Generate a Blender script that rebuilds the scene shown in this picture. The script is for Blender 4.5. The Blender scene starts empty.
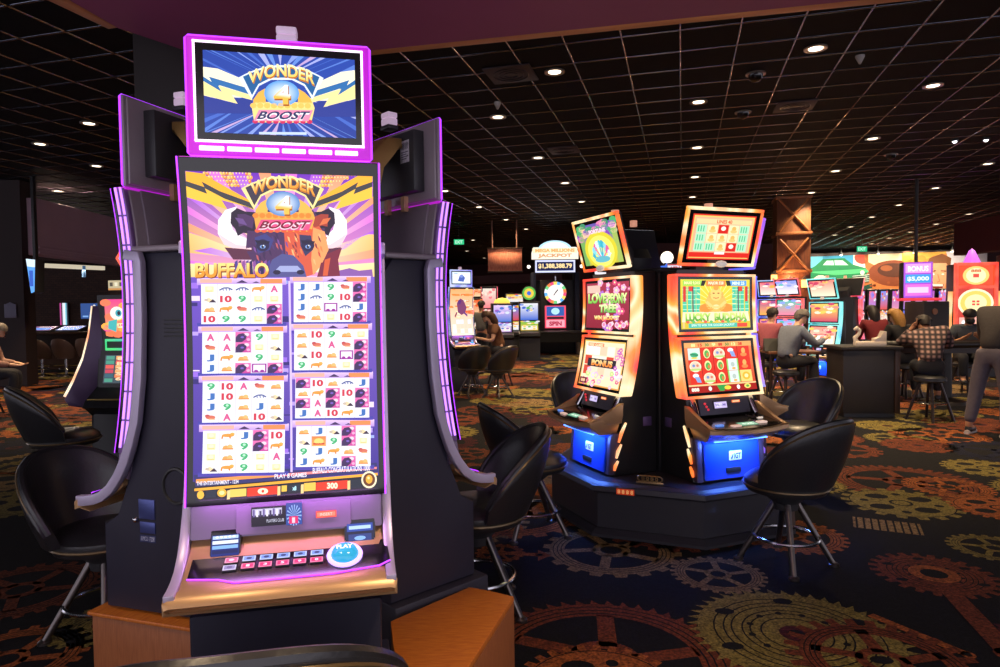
import bpy, bmesh, math, random
from mathutils import Vector, Matrix
from mathutils.geometry import tessellate_polygon
random.seed(7)
SC = bpy.context.scene
COL = SC.collection
PI = math.pi
rad = math.radians

# ------------------------------------------------------------------ camera model
FPX, EYE, PITCH, ROLL = 667.0, 1.55, rad(2.16), rad(.73)
_f = Vector((0, math.cos(PITCH), -math.sin(PITCH)))
_r0 = Vector((1, 0, 0)); _u0 = Vector((0, math.sin(PITCH), math.cos(PITCH)))
_r = _r0*math.cos(ROLL) - _u0*math.sin(ROLL)
_u = _u0*math.cos(ROLL) + _r0*math.sin(ROLL)
def ray(px, py): return _f + _r*((px-500)/FPX) + _u*((333.5-py)/FPX)
def at(px, py, Y):
    d = ray(px, py); t = Y/d.y
    return Vector((d.x*t, Y, EYE+d.z*t))
def atz(px, py, z):
    d = ray(px, py); t = (z-EYE)/d.z
    return Vector((d.x*t, d.y*t, z))
def floor_at(px, py): return atz(px, py, 0)
cam = bpy.data.cameras.new('camera'); co = bpy.data.objects.new('camera', cam); COL.objects.link(co)
cam.sensor_width = 36; cam.lens = 36*FPX/1000; cam.clip_end = 200; cam.clip_start = .05
m = Matrix((( _r.x, _u.x, -_f.x, 0), (_r.y, _u.y, -_f.y, 0), (_r.z, _u.z, -_f.z, EYE), (0, 0, 0, 1)))
co.matrix_world = m
SC.camera = co

# ------------------------------------------------------------------ colour + materials
def lin(c):
    if isinstance(c, str):
        c = c.lstrip('#'); c = [int(c[i:i+2], 16)/255 for i in (0, 2, 4)]
    return tuple((v/12.92 if v <= .04045 else ((v+.055)/1.055)**2.4) for v in c[:3])
MATS = {}
def mat(name, c, rough=.5, metal=0, emit=None, strength=1, vary=.12, scale=12, bump=0, spec=.5, coat=0):
    if name in MATS: return MATS[name]
    m = bpy.data.materials.new(name); m.use_nodes = True
    nt = m.node_tree; b = nt.nodes['Principled BSDF']
    L = lin(c)
    tc = nt.nodes.new('ShaderNodeTexCoord'); nz = nt.nodes.new('ShaderNodeTexNoise')
    nz.inputs['Scale'].default_value = scale; nz.inputs['Detail'].default_value = 4
    nt.links.new(tc.outputs['Object'], nz.inputs['Vector'])
    mx = nt.nodes.new('ShaderNodeMix'); mx.data_type = 'RGBA'
    mx.inputs[6].default_value = (*[v*(1-vary) for v in L], 1); mx.inputs[7].default_value = (*[min(1, v*(1+vary)) for v in L], 1)
    nt.links.new(nz.outputs['Fac'], mx.inputs[0]); nt.links.new(mx.outputs[2], b.inputs['Base Color'])
    b.inputs['Roughness'].default_value = rough; b.inputs['Metallic'].default_value = metal
    b.inputs['Specular IOR Level'].default_value = spec
    if coat: b.inputs['Coat Weight'].default_value = coat; b.inputs['Coat Roughness'].default_value = .08
    if emit is not None:
        b.inputs['Emission Color'].default_value = (*lin(emit), 1); b.inputs['Emission Strength'].default_value = strength
    if bump:
        bp = nt.nodes.new('ShaderNodeBump'); bp.inputs['Strength'].default_value = bump; bp.inputs['Distance'].default_value = .01
        nt.links.new(nz.outputs['Fac'], bp.inputs['Height']); nt.links.new(bp.outputs[0], b.inputs['Normal'])
    MATS[name] = m
    return m
def glow(name, c, s):            # lamps, tubes, LED strips
    return mat(name, c, .4, 0, c, s, vary=.03)
def art_mat(name, strength):     # lit displays: colours of the picture come from the mesh
    if name in MATS: return MATS[name]
    m = bpy.data.materials.new(name); m.use_nodes = True
    nt = m.node_tree; b = nt.nodes['Principled BSDF']
    a = nt.nodes.new('ShaderNodeAttribute'); a.attribute_name = 'Col'
    b.inputs['Base Color'].default_value = (.01, .01, .01, 1); b.inputs['Roughness'].default_value = .25
    nt.links.new(a.outputs['Color'], b.inputs['Emission Color']); b.inputs['Emission Strength'].default_value = strength
    MATS[name] = m
    return m
def print_mat(name, rough=.8, metal=0, weave=0, vary=.5, nscale=40):  # printed or woven surfaces
    if name in MATS: return MATS[name]
    m = bpy.data.materials.new(name); m.use_nodes = True
    nt = m.node_tree; b = nt.nodes['Principled BSDF']
    a = nt.nodes.new('ShaderNodeAttribute'); a.attribute_name = 'Col'
    tc = nt.nodes.new('ShaderNodeTexCoord'); nz = nt.nodes.new('ShaderNodeTexNoise')
    nz.inputs['Scale'].default_value = nscale; nz.inputs['Detail'].default_value = 5; nz.inputs['Roughness'].default_value = .65
    nt.links.new(tc.outputs['Object'], nz.inputs['Vector'])
    rp = nt.nodes.new('ShaderNodeMapRange'); rp.inputs[1].default_value = .3; rp.inputs[2].default_value = .7
    rp.inputs[3].default_value = 1-vary; rp.inputs[4].default_value = 1+vary*.6
    nt.links.new(nz.outputs['Fac'], rp.inputs[0])
    mx = nt.nodes.new('ShaderNodeVectorMath'); mx.operation = 'SCALE'
    nt.links.new(a.outputs['Color'], mx.inputs[0]); nt.links.new(rp.outputs[0], mx.inputs['Scale'])
    last = mx.outputs[0]
    if weave:          # yarn flecks
        n3 = nt.nodes.new('ShaderNodeTexNoise'); n3.inputs['Scale'].default_value = 75; n3.inputs['Detail'].default_value = 3
        nt.links.new(tc.outputs['Object'], n3.inputs['Vector']); r3 = nt.nodes.new('ShaderNodeMapRange')
        for i_, v_ in ((1, .35), (2, .65), (3, .45), (4, 1.35)): r3.inputs[i_].default_value = v_
        nt.links.new(n3.outputs['Fac'], r3.inputs[0]); m3 = nt.nodes.new('ShaderNodeVectorMath'); m3.operation = 'SCALE'
        nt.links.new(last, m3.inputs[0]); nt.links.new(r3.outputs[0], m3.inputs['Scale']); last = m3.outputs[0]
    nt.links.new(last, b.inputs['Base Color'])
    b.inputs['Roughness'].default_value = rough; b.inputs['Metallic'].default_value = metal
    b.inputs['Specular IOR Level'].default_value = .25
    if weave:
        bp = nt.nodes.new('ShaderNodeBump'); bp.inputs['Strength'].default_value = weave; bp.inputs['Distance'].default_value = .004
        n2 = nt.nodes.new('ShaderNodeTexNoise'); n2.inputs['Scale'].default_value = 220
        nt.links.new(tc.outputs['Object'], n2.inputs['Vector']); nt.links.new(n2.outputs['Fac'], bp.inputs['Height'])
        nt.links.new(bp.outputs[0], b.inputs['Normal'])
    MATS[name] = m
    return m

# ------------------------------------------------------------------ mesh builder
class MB:
    def __init__(s): s.v = []; s.f = []
    def add(s, vs, fs):
        o = len(s.v); s.v += [tuple(v) for v in vs]; s.f += [tuple(i+o for i in f) for f in fs]; return s
    def frombm(s, bm, M=None):
        bm.verts.index_update()
        s.add([(M @ v.co if M else v.co) for v in bm.verts], [[v.index for v in f.verts] for f in bm.faces]); bm.free(); return s
    def box(s, x0, x1, y0, y1, z0, z1, bev=0, seg=2, M=None):
        bm = bmesh.new(); bmesh.ops.create_cube(bm, size=1)
        for v in bm.verts: v.co = Vector((x0+(v.co.x+.5)*(x1-x0), y0+(v.co.y+.5)*(y1-y0), z0+(v.co.z+.5)*(z1-z0)))
        if bev: bmesh.ops.bevel(bm, geom=bm.edges[:], offset=bev, segments=seg, affect='EDGES', profile=.5)
        return s.frombm(bm, M)
    def prism(s, pts, a, b, axis='x', bev=0, seg=2, M=None):
        # 2D outline extruded along an axis. axis x: pts=(y,z); y: pts=(x,z); z: pts=(x,y)
        def to(p, t):
            return {'x': (t, p[0], p[1]), 'y': (p[0], t, p[1]), 'z': (p[0], p[1], t)}[axis]
        bm = bmesh.new(); n = len(pts)
        A = [bm.verts.new(to(p, a)) for p in pts]; B = [bm.verts.new(to(p, b)) for p in pts]
        fa = bm.faces.new(A); fb = bm.faces.new(B[::-1])
        for i in range(n): bm.faces.new((A[i], B[i], B[(i+1) % n], A[(i+1) % n]))
        if bev:
            bmesh.ops.bevel(bm, geom=list(fa.edges)+list(fb.edges), offset=bev, segments=seg, affect='EDGES', profile=.5)
        bmesh.ops.triangulate(bm, faces=[f for f in bm.faces if len(f.verts) > 4])
        bmesh.ops.recalc_face_normals(bm, faces=bm.faces[:])
        return s.frombm(bm, M)
    def strip(s, pts, a, b, axis='x', bev=0, M=None):
        # a bent slab: first half of pts is its front line, second half (reversed) its back line
        n = len(pts)//2; fr, bk = pts[:n], pts[n:][::-1]
        bm = bmesh.new(); rings = [[bm.verts.new((t, p[0], p[1])) for t, p in ((a, f), (b, f), (b, k), (a, k))] for f, k in zip(fr, bk)]
        for r, q in zip(rings, rings[1:]):
            for j in range(4): bm.faces.new((r[j], r[(j+1) % 4], q[(j+1) % 4], q[j]))
        bm.faces.new(rings[0][::-1]); bm.faces.new(rings[-1])
        bmesh.ops.recalc_face_normals(bm, faces=bm.faces[:])
        if bev:
            sharp = [e for e in bm.edges if len(e.link_faces) == 2 and e.calc_face_angle(0) > .9]
            bmesh.ops.bevel(bm, geom=sharp, offset=bev, segments=2, affect='EDGES', profile=.5, clamp_overlap=True)
        return s.frombm(bm, M)
    def tube(s, path, r, n=8, closed=False, caps=True):
        P = [Vector(p) for p in path]; k = len(P); rings = []
        rr = r if isinstance(r, (list, tuple)) else [r]*k
        prev = None
        for i in range(k):
            if closed: d = P[(i+1) % k]-P[i-1]
            else: d = P[min(i+1, k-1)]-P[max(i-1, 0)]
            d.normalize()
            if prev is None:
                u = d.orthogonal().normalized()
            else:
                u = prev-d*prev.dot(d)
                u = u.normalized() if u.length > 1e-6 else d.orthogonal().normalized()
            prev = u; w = d.cross(u)
            rings.append([P[i]+(u*math.cos(2*PI*j/n)+w*math.sin(2*PI*j/n))*rr[i] for j in range(n)])
        return s.loft(rings, closed, caps)
    def loft(s, rings, closed=False, caps=True):
        n = len(rings[0]); vs = [p for r in rings for p in r]; fs = []; k = len(rings)
        for i in range(k if closed else k-1):
            for j in range(n):
                a = i*n+j; b = i*n+(j+1) % n; c = ((i+1) % k)*n+(j+1) % n; d = ((i+1) % k)*n+j
                fs.append((a, b, c, d))
        if caps and not closed:
            fs.append(tuple(range(n-1, -1, -1))); fs.append(tuple((k-1)*n+j for j in range(n)))
        return s.add(vs, fs)
    def lathe(s, prof, c=(0, 0, 0), n=24, sx=1, sy=1):
        rings = [[(c[0]+r*sx*math.cos(2*PI*j/n), c[1]+r*sy*math.sin(2*PI*j/n), c[2]+z) for j in range(n)] for r, z in prof]
        return s.loft(rings)
    def ball(s, c, r, sx=1, sy=1, sz=1, n=16):
        m = n//2
        prof = [(max(.001, math.sin(PI*i/m))*r, -math.cos(PI*i/m)*r*sz) for i in range(m+1)]
        return s.lathe(prof, c, n, sx, sy)
    def shell(s, outer, inner):      # two grids [i][j] of the same size joined at their borders
        nu = len(outer); nv = len(outer[0]); o = len(s.v)
        s.v += [tuple(p) for r in outer for p in r]+[tuple(p) for r in inner for p in r]
        A = lambda i, j: o+i*nv+j
        B = lambda i, j: o+nu*nv+i*nv+j
        for i in range(nu-1):
            for j in range(nv-1):
                s.f.append((A(i, j), A(i+1, j), A(i+1, j+1), A(i, j+1))); s.f.append((B(i, j), B(i, j+1), B(i+1, j+1), B(i+1, j)))
        for i in range(nu-1):
            s.f.append((A(i, 0), B(i, 0), B(i+1, 0), A(i+1, 0))); s.f.append((A(i, nv-1), A(i+1, nv-1), B(i+1, nv-1), B(i, nv-1)))
        for j in range(nv-1):
            s.f.append((A(0, j), A(0, j+1), B(0, j+1), B(0, j))); s.f.append((A(nu-1, j), B(nu-1, j), B(nu-1, j+1), A(nu-1, j+1)))
        return s
    def build(s, name, m, parent=None, M=None, smooth=True, angle=38, label=None):
        bm = bmesh.new()
        V = [bm.verts.new(M @ Vector(v) if M else v) for v in s.v]
        for f in s.f:
            try: bm.faces.new([V[i] for i in f])
            except ValueError: pass
        bmesh.ops.recalc_face_normals(bm, faces=bm.faces[:])
        me = bpy.data.meshes.new(name); bm.to_mesh(me); bm.free()
        me.materials.append(m)
        if smooth:
            me.shade_smooth(); me.set_sharp_from_angle(angle=rad(angle))
        o = bpy.data.objects.new(name, me); COL.objects.link(o)
        if parent: o.parent = parent
        if label: o['label'] = label
        return o

def thing(name, label, cat, loc=(0, 0, 0), deg=0, group=None):
    o = bpy.data.objects.new(name, None); COL.objects.link(o); o.empty_display_size = .1
    o.location = loc; o.rotation_euler = (0, 0, rad(deg)); o['label'] = label; o['category'] = cat
    if group: o['group'] = group
    return o
def tag(o, label, cat, group=None, kind=None):
    o['label'] = label; o['category'] = cat
    if group: o['group'] = group
    if kind: o['kind'] = kind
    return o
def struct(o, label=None):
    o['kind'] = 'structure'
    if label: o['label'] = label
    return o
def dup(o, loc=None, deg=None, label=None, group=None, parent=None, scale=None):
    c = o.copy(); COL.objects.link(c); c.parent = parent
    for ch in list(o.children): dup(ch, parent=c)
    if loc is not None: c.location = loc
    if deg is not None: c.rotation_euler = (0, 0, rad(deg))
    if label: c['label'] = label
    if group: c['group'] = group
    if scale: c.scale = (scale,)*3
    return c

# ------------------------------------------------------------------ flat artwork on displays and prints
_TXT = {}
def text_tris(body, bold=.0, font_shear=0):
    k = (body, bold, font_shear)
    if k in _TXT: return _TXT[k]
    cu = bpy.data.curves.new('t', 'FONT'); cu.body = body; cu.resolution_u = 3; cu.offset = bold; cu.shear = font_shear
    ob = bpy.data.objects.new('t', cu); COL.objects.link(ob)
    dg = bpy.context.evaluated_depsgraph_get(); dg.update()
    me = bpy.data.meshes.new_from_object(ob.evaluated_get(dg))
    me.calc_loop_triangles()
    vs = [(v.co.x, v.co.y) for v in me.vertices]
    tris = [[vs[i] for i in t.vertices] for t in me.loop_triangles]
    bpy.data.objects.remove(ob); bpy.data.curves.remove(cu); bpy.data.meshes.remove(me)
    if not tris: tris = [[(0, 0), (.01, 0), (0, .01)]]
    xs = [p[0] for t in tris for p in t]; ys = [p[1] for t in tris for p in t]
    x0, x1, y0, y1 = min(xs), max(xs), min(ys), max(ys)
    out = [[((p[0]-x0)/max(1e-6, x1-x0), (p[1]-y0)/max(1e-6, y1-y0)) for p in t] for t in tris]
    _TXT[k] = out
    return out
class Art:
    """Polygons in the picture's own coordinates, y down; q turns them into (u, v) of the display, v down."""
    def __init__(s, q=None): s.p = []; s.q = q or (lambda x, y: (x, y))
    def poly(s, pts, c, L=0):
        if isinstance(c, list): cs = [lin(k) for k in c]
        else: cs = [lin(c)]*len(pts)
        uv = [s.q(*p) for p in pts]
        if len(uv) == 3: tr = [(0, 1, 2)]
        else: tr = tessellate_polygon([[Vector((u, v, 0)) for u, v in uv]])
        for t in tr: s.p.append(([uv[i] for i in t], [cs[i] for i in t], L))
        return s
    def rect(s, x0, y0, x1, y1, c, L=0):
        cc = c if not isinstance(c, tuple) else [c[0], c[0], c[1], c[1]]    # (top, bottom) gradient
        return s.poly([(x0, y0), (x1, y0), (x1, y1), (x0, y1)], cc, L)
    def ell(s, cx, cy, rx, ry, c, L=0, n=20, a0=0, a1=360, inner=None):
        pts = [(cx+rx*math.cos(rad(a0+(a1-a0)*i/n)), cy+ry*math.sin(rad(a0+(a1-a0)*i/n))) for i in range(n+1 if a1-a0 < 360 else n)]
        if inner is not None:   # radial gradient: inner colour at the centre
            for i in range(len(pts)):
                j = (i+1) % len(pts)
                s.poly([(cx, cy), pts[i], pts[j]], [inner, c, c], L)
            return s
        return s.poly(pts, c, L)
    def ring(s, cx, cy, rx, ry, w, c, L=0, n=24, a0=0, a1=360):
        for i in range(n):
            t0 = rad(a0+(a1-a0)*i/n); t1 = rad(a0+(a1-a0)*(i+1)/n)
            P = lambda t, k: (cx+(rx-k)*math.cos(t), cy+(ry-k)*math.sin(t))
            s.poly([P(t0, 0), P(t1, 0), P(t1, w), P(t0, w)], c, L)
        return s
    def line(s, pts, w, c, L=0):
        for (x0, y0), (x1, y1) in zip(pts, pts[1:]):
            d = math.hypot(x1-x0, y1-y0) or 1; nx, ny = -(y1-y0)/d*w/2, (x1-x0)/d*w/2
            s.poly([(x0+nx, y0+ny), (x1+nx, y1+ny), (x1-nx, y1-ny), (x0-nx, y0-ny)], c, L)
        return s
    def text(s, body, x0, y0, x1, y1, c, L=1, bold=.0, warp=None, shear=0):
        for t in text_tris(body, bold):
            pts = []
            for (a, b) in t:
                x = x0+(x1-x0)*a+shear*b; y = y1+(y0-y1)*b
                pts.append(warp(a, b, x, y) if warp else (x, y))
            cc = c if not isinstance(c, tuple) else [c[0] if b > .5 else c[1] for (a, b) in t]
            s.poly(pts, cc, L)
        return s
    def build(s, name, mapper, m, parent=None, slices=0, eps=.0004, label=None, M=None):
        bm = bmesh.new(); lay = bm.loops.layers.float_color.new('Col')
        dl = bm.verts.layers.float.new('lay')
        for uv, cs, L in s.p:
            a = (uv[1][0]-uv[0][0])*(uv[2][1]-uv[0][1])-(uv[1][1]-uv[0][1])*(uv[2][0]-uv[0][0])
            if abs(a) < 1e-10: continue
            vs = [bm.verts.new((u, v, 0)) for u, v in uv]
            for w in vs: w[dl] = L
            f = bm.faces.new(vs)
            for lp, c in zip(f.loops, cs): lp[lay] = (*c, 1)
        for i in range(1, slices):
            bmesh.ops.bisect_plane(bm, geom=bm.verts[:]+bm.edges[:]+bm.faces[:], plane_co=(0, i/slices, 0), plane_no=(0, 1, 0))
        for v in bm.verts:
            p, n = mapper(v.co.x, v.co.y)
            v.co = Vector(p)+Vector(n)*(eps*v[dl])
            if M: v.co = M @ v.co
        me = bpy.data.meshes.new(name); bm.to_mesh(me); bm.free(); me.materials.append(m)
        o = bpy.data.objects.new(name, me); COL.objects.link(o)
        if parent: o.parent = parent
        if label: o['label'] = label
        return o
def quad_q(TL, TR, BR, BL):
    """inverse bilinear: a point of the picture quad -> (u, v)"""
    def q(x, y):
        u = v = .5
        for _ in range(8):
            px = (1-u)*(1-v)*TL[0]+u*(1-v)*TR[0]+u*v*BR[0]+(1-u)*v*BL[0]
            py = (1-u)*(1-v)*TL[1]+u*(1-v)*TR[1]+u*v*BR[1]+(1-u)*v*BL[1]
            du = ((1-v)*(TR[0]-TL[0])+v*(BR[0]-BL[0]), (1-v)*(TR[1]-TL[1])+v*(BR[1]-BL[1]))
            dv = ((1-u)*(BL[0]-TL[0])+u*(BR[0]-TR[0]), (1-u)*(BL[1]-TL[1])+u*(BR[1]-TR[1]))
            det = du[0]*dv[1]-du[1]*dv[0]
            ex, ey = x-px, y-py
            u += (ex*dv[1]-ey*dv[0])/det; v += (du[0]*ey-du[1]*ex)/det
        return (u, v)
    return q
def clampq(q): return lambda x, y: tuple(min(1, max(0, t)) for t in q(x, y))
def flat_map(x0, x1, z0, z1, y):       # a display facing -y in its thing's space
    return lambda u, v: ((x0+(x1-x0)*u, y, z1+(z0-z1)*v), (0, -1, 0))
def plane_map(TL, TR, BL):
    TL, TR, BL = Vector(TL), Vector(TR), Vector(BL)
    n = (BL-TL).cross(TR-TL).normalized()
    return lambda u, v: (TL+(TR-TL)*u+(BL-TL)*v, n)
# ------------------------------------------------------------------ materials
BLACK = mat('black_plastic', '#2e2e31', .42, vary=.15)
BLACKGLOSS = mat('black_gloss', '#151517', .16, vary=.1, coat=.4)
CABTINT = mat('dark_laminate', '#272536', .5, vary=.12)  # navy tint puts the machines' purple light into the laminate colour
GREYSH = mat('grey_back_shell', '#9c9098', .42, .35, vary=.1)
SILVER = mat('silver_rail', '#bcb2d0', .36, .3, vary=.06)
BRONZE = mat('bronze_trim', '#cfa578', .36, .45, vary=.08)
GUNMETAL = mat('gunmetal', '#80708a', .38, .6, vary=.08)
CHROME = mat('chrome', '#c8c8cc', .18, 1, vary=.04)
COPPER = mat('copper_strip', '#e09a68', .45, .2, vary=.1)
VINYL = mat('black_vinyl', '#242326', .34, vary=.2, scale=60, bump=.12, spec=.7)
PIPING = mat('gold_piping', '#6e5a3c', .3, .4, vary=.2)
WOODB = None
def wood(name, c1, c2, sc=(1, 1, 14), rough=.42):
    if name in MATS: return MATS[name]
    m = bpy.data.materials.new(name); m.use_nodes = True; nt = m.node_tree; b = nt.nodes['Principled BSDF']
    tc = nt.nodes.new('ShaderNodeTexCoord'); mp = nt.nodes.new('ShaderNodeMapping'); mp.inputs['Scale'].default_value = sc
    nz = nt.nodes.new('ShaderNodeTexNoise'); nz.inputs['Scale'].default_value = 6; nz.inputs['Detail'].default_value = 6; nz.inputs['Distortion'].default_value = .6
    nt.links.new(tc.outputs['Object'], mp.inputs[0]); nt.links.new(mp.outputs[0], nz.inputs['Vector'])
    mx = nt.nodes.new('ShaderNodeMix'); mx.data_type = 'RGBA'
    mx.inputs[6].default_value = (*lin(c1), 1); mx.inputs[7].default_value = (*lin(c2), 1)
    rp = nt.nodes.new('ShaderNodeMapRange'); rp.inputs[1].default_value = .3; rp.inputs[2].default_value = .7
    nt.links.new(nz.outputs['Fac'], rp.inputs[0]); nt.links.new(rp.outputs[0], mx.inputs[0]); nt.links.new(mx.outputs[2], b.inputs['Base Color'])
    b.inputs['Roughness'].default_value = rough
    MATS[name] = m; return m
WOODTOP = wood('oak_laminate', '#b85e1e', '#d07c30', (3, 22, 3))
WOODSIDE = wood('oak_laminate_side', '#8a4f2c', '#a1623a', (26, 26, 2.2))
REDWOOD = wood('red_planks', '#c8664e', '#f0a080', (9, 9, 1.2), .6)
DARKWOOD = wood('dark_wood', '#2a1a14', '#3a241a', (12, 12, 2))
PURPLE_LED = glow('purple_led', '#c486ff', 1.5)
PURPLE_EDGE = glow('purple_edge_light', '#b03cff', 1.6)
MAGENTA = glow('magenta_panel_light', '#b41fc0', .85)
WHITE_LED = glow('white_led', '#ffe6ff', 1.6)
ARTM = art_mat('lit_display', 1.25)
ARTDIM = art_mat('lit_display_far', 1.0)

# ------------------------------------------------------------------ room frame (ceiling grid direction)
RA = rad(-15.3)
RX = Vector((math.cos(RA), math.sin(RA), 0)); RY = Vector((-math.sin(RA), math.cos(RA), 0))
def room(a, b, z=0): return RX*a+RY*b+Vector((0, 0, z))
def inroom(p): return (p.x*RX.x+p.y*RX.y, p.x*RY.x+p.y*RY.y)
CEIL = 4.45

# ------------------------------------------------------------------ carpet
fl = Art()
CB, CN, CR, CO, CY, CT, CP, CD = '#100e13', '#121530', '#743820', '#9e5628', '#84743a', '#8d7148', '#4a1820', '#0b0a0d'
fl.rect(-30, -3, 40, 48, CB, 0)
def gear(cx, cy, R, n=24, c=CO, kind=0, L=1, rot=0, hole=CB, tooth=.1, spikes=False):
    detail = 1 if cy < 12 else 0
    for i in range(n):                                   # teeth
        a = rot+2*PI*i/n; w = PI/n*.62
        P = lambda r, t: (cx+R*r*math.cos(t), cy+R*r*math.sin(t))
        if spikes: fl.poly([P(1-tooth, a-w), P(1, a+w*.6), P(1-tooth, a+w)], c, L)
        else: fl.poly([P(1-tooth-.01, a-w), P(1, a-w*.7), P(1, a+w*.7), P(1-tooth-.01, a+w)], c, L)
    r1 = 1-tooth
    if kind == 0:                                        # solid disc with bolt holes and grooves
        fl.ell(cx, cy, R*r1, R*r1, c, L, 40)
        if detail:
            for k in (.84, .74, .66, .55, .47, .36): fl.ring(cx, cy, R*r1*k, R*r1*k, R*.016, CD, L+1, 36)
            for i in range(12):
                a = 2*PI*i/12; fl.ell(cx+R*.42*math.cos(a), cy+R*.42*math.sin(a), R*.035, R*.035, hole, L+2, 8)
        for i in range(6):
            a = 2*PI*i/6+.3; fl.ell(cx+R*.71*math.cos(a), cy+R*.71*math.sin(a), R*.1, R*.07, hole, L+2, 12)
        fl.ell(cx, cy, R*.16, R*.16, CP, L+2, 14); fl.ell(cx, cy, R*.08, R*.08, hole, L+3, 10)
    elif kind == 1:                                      # open ring with spokes
        fl.ring(cx, cy, R*r1, R*r1, R*.22, c, L, 36)
        if detail:
            for k in (.95, .88, .82): fl.ring(cx, cy, R*r1*k, R*r1*k, R*.014, CD, L+1, 36)
        for i in range(5):
            a = rot+2*PI*i/5; fl.line([(cx+R*.2*math.cos(a), cy+R*.2*math.sin(a)), (cx+R*.72*math.cos(a+.15), cy+R*.72*math.sin(a+.15))], R*.14, c, L)
        fl.ring(cx, cy, R*.28, R*.28, R*.12, c, L, 20)
    else:                                                # plate with kidney windows
        fl.ell(cx, cy, R*r1, R*r1, c, L, 36)
        for i in range(4):
            a = rot+2*PI*i/4+.4
            fl.ell(cx+R*.5*math.cos(a), cy+R*.5*math.sin(a), R*.21, R*.17, hole, L+2, 14)
            fl.ell(cx+R*.6*math.cos(a+.78), cy+R*.6*math.sin(a+.78), R*.08, R*.08, hole, L+2, 10)
        if detail: fl.ring(cx, cy, R*.86, R*.86, R*.018, CD, L+1, 36)
        fl.ring(cx, cy, R*.2, R*.2, R*.05, CD, L+2, 16)
def rod(a, b, w, c, coils=0, L=2, ends=True):
    fl.line([a, b], w, c, L)
    for i in range(coils):
        t = (i+.5)/coils; x = a[0]+(b[0]-a[0])*t; y = a[1]+(b[1]-a[1])*t
        dx, dy = (b[0]-a[0]), (b[1]-a[1]); d = math.hypot(dx, dy)
        fl.line([(x-dy/d*w*.5, y+dx/d*w*.5), (x+dy/d*w*.5, y-dx/d*w*.5)], w*.05, CD, L+1)
    if ends: fl.ell(b[0], b[1], w*.62, w*.62, c, L, 14); fl.ell(b[0], b[1], w*.34, w*.34, CD, L+1, 12)
fixed = []
def gpx(px, py, R, *a, **k):
    p = floor_at(px, py); fixed.append((p.x, p.y, R)); gear(p.x, p.y, R, *a, **k)
gpx(797, 634, .50, 44, CY, 0, 3, spikes=True)
gpx(884, 662, .40, 26, CR, 1, 7, tooth=.16)
gpx(604, 660, .60, 46, CR, 1, 1, spikes=True, tooth=.08)
gpx(600, 690, .36, 30, CO, 2, 4, tooth=.12)
gpx(934, 574, .33, 24, CR, 0, 2, tooth=.14)
gpx(901, 503, .42, 18, CY, 2, 2, tooth=.14)
gpx(948, 487, .34, 30, CO, 1, 5)
gpx(905, 482, .62, 46, CR, 1, 1)
gpx(1000, 508, .34, 28, CO, 2, 4)
gpx(994, 548, .26, 22, CY, 1, 2)
gpx(985, 468, .36, 20, CY, 2, 2)
gpx(718, 574, .27, 26, CT, 1, 2)
gpx(790, 535, .36, 26, CO, 1, 1)
gpx(500, 553, .16, 16, CO, 1, 3)
gpx(20, 590, .42, 26, CR, 1, 2)
gpx(100, 625, .24, 24, CY, 0, 3)
gpx(30, 500, .5, 24, CY, 2, 1)
gpx(5, 660, .34, 24, CO, 1, 3)
a, b = floor_at(934, 574), floor_at(1010, 655); rod((a.x, a.y), (b.x, b.y), .10, CR, 0, 5)
fl.ell(a.x, a.y, .13, .13, CO, 6, 18); fl.ell(a.x, a.y, .07, .07, CD, 7, 14)
a, b = floor_at(853, 522), floor_at(922, 530); rod((a.x, a.y), (b.x, b.y), .26, CT, 9, 8, False)
a, b = floor_at(842, 655), floor_at(968, 662); rod((floor_at(870, 615).x, floor_at(870, 615).y), (floor_at(968, 655).x, floor_at(968, 655).y), .05, CO, 0, 5)
a, b = floor_at(482, 552), floor_at(540, 555); rod((a.x, a.y), (b.x, b.y), .05, CO, 0, 4)
a, b, c = floor_at(538, 550), floor_at(551, 555.5), floor_at(538, 561); fl.poly([(a.x, a.y), (b.x, b.y), (c.x, c.y)], CO, 4)
rr = random.Random(11)
y = 1.6
while y < 44:
    st = .78 if y < 16 else 1.25
    x = -.85*y-2
    while x < .9*y+2:
        px, py = x+rr.uniform(-.3, .3), y+rr.uniform(-.3, .3); R = rr.uniform(.28, .62)*(1 if y < 16 else 1.35)
        c = rr.choice([CR, CR, CO, CO, CY, CY, CT, CP, CN]); k = rr.randrange(3); n = rr.choice([18, 24, 30])
        if all(math.hypot(px-fx, py-fy) > (R+fr)*.86 for fx, fy, fr in fixed):
            gear(px, py, R, n if y < 16 else 10, c, k, 1+rr.randrange(3), rr.uniform(0, 1), spikes=rr.random() < .3)
        if rr.random() < .3:
            a = rr.uniform(0, PI); q = (px+.5*math.cos(a), py+.5*math.sin(a))
            if all(math.hypot(q[0]-fx, q[1]-fy) > fr+.25 and math.hypot(px-fx, py-fy) > fr+.15 for fx, fy, fr in fixed):
                rod((px, py), q, rr.uniform(.05, .1), rr.choice([CT, CO, CR]), 6 if y < 12 else 0, 4)
        x += st
    y += st
CARPET = print_mat('gear_carpet', .92, 0, .5, .55, 26)
struct(fl.build('floor', lambda u, v: ((u, v, 0), (0, 0, 1)), CARPET, eps=.0003))

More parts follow.
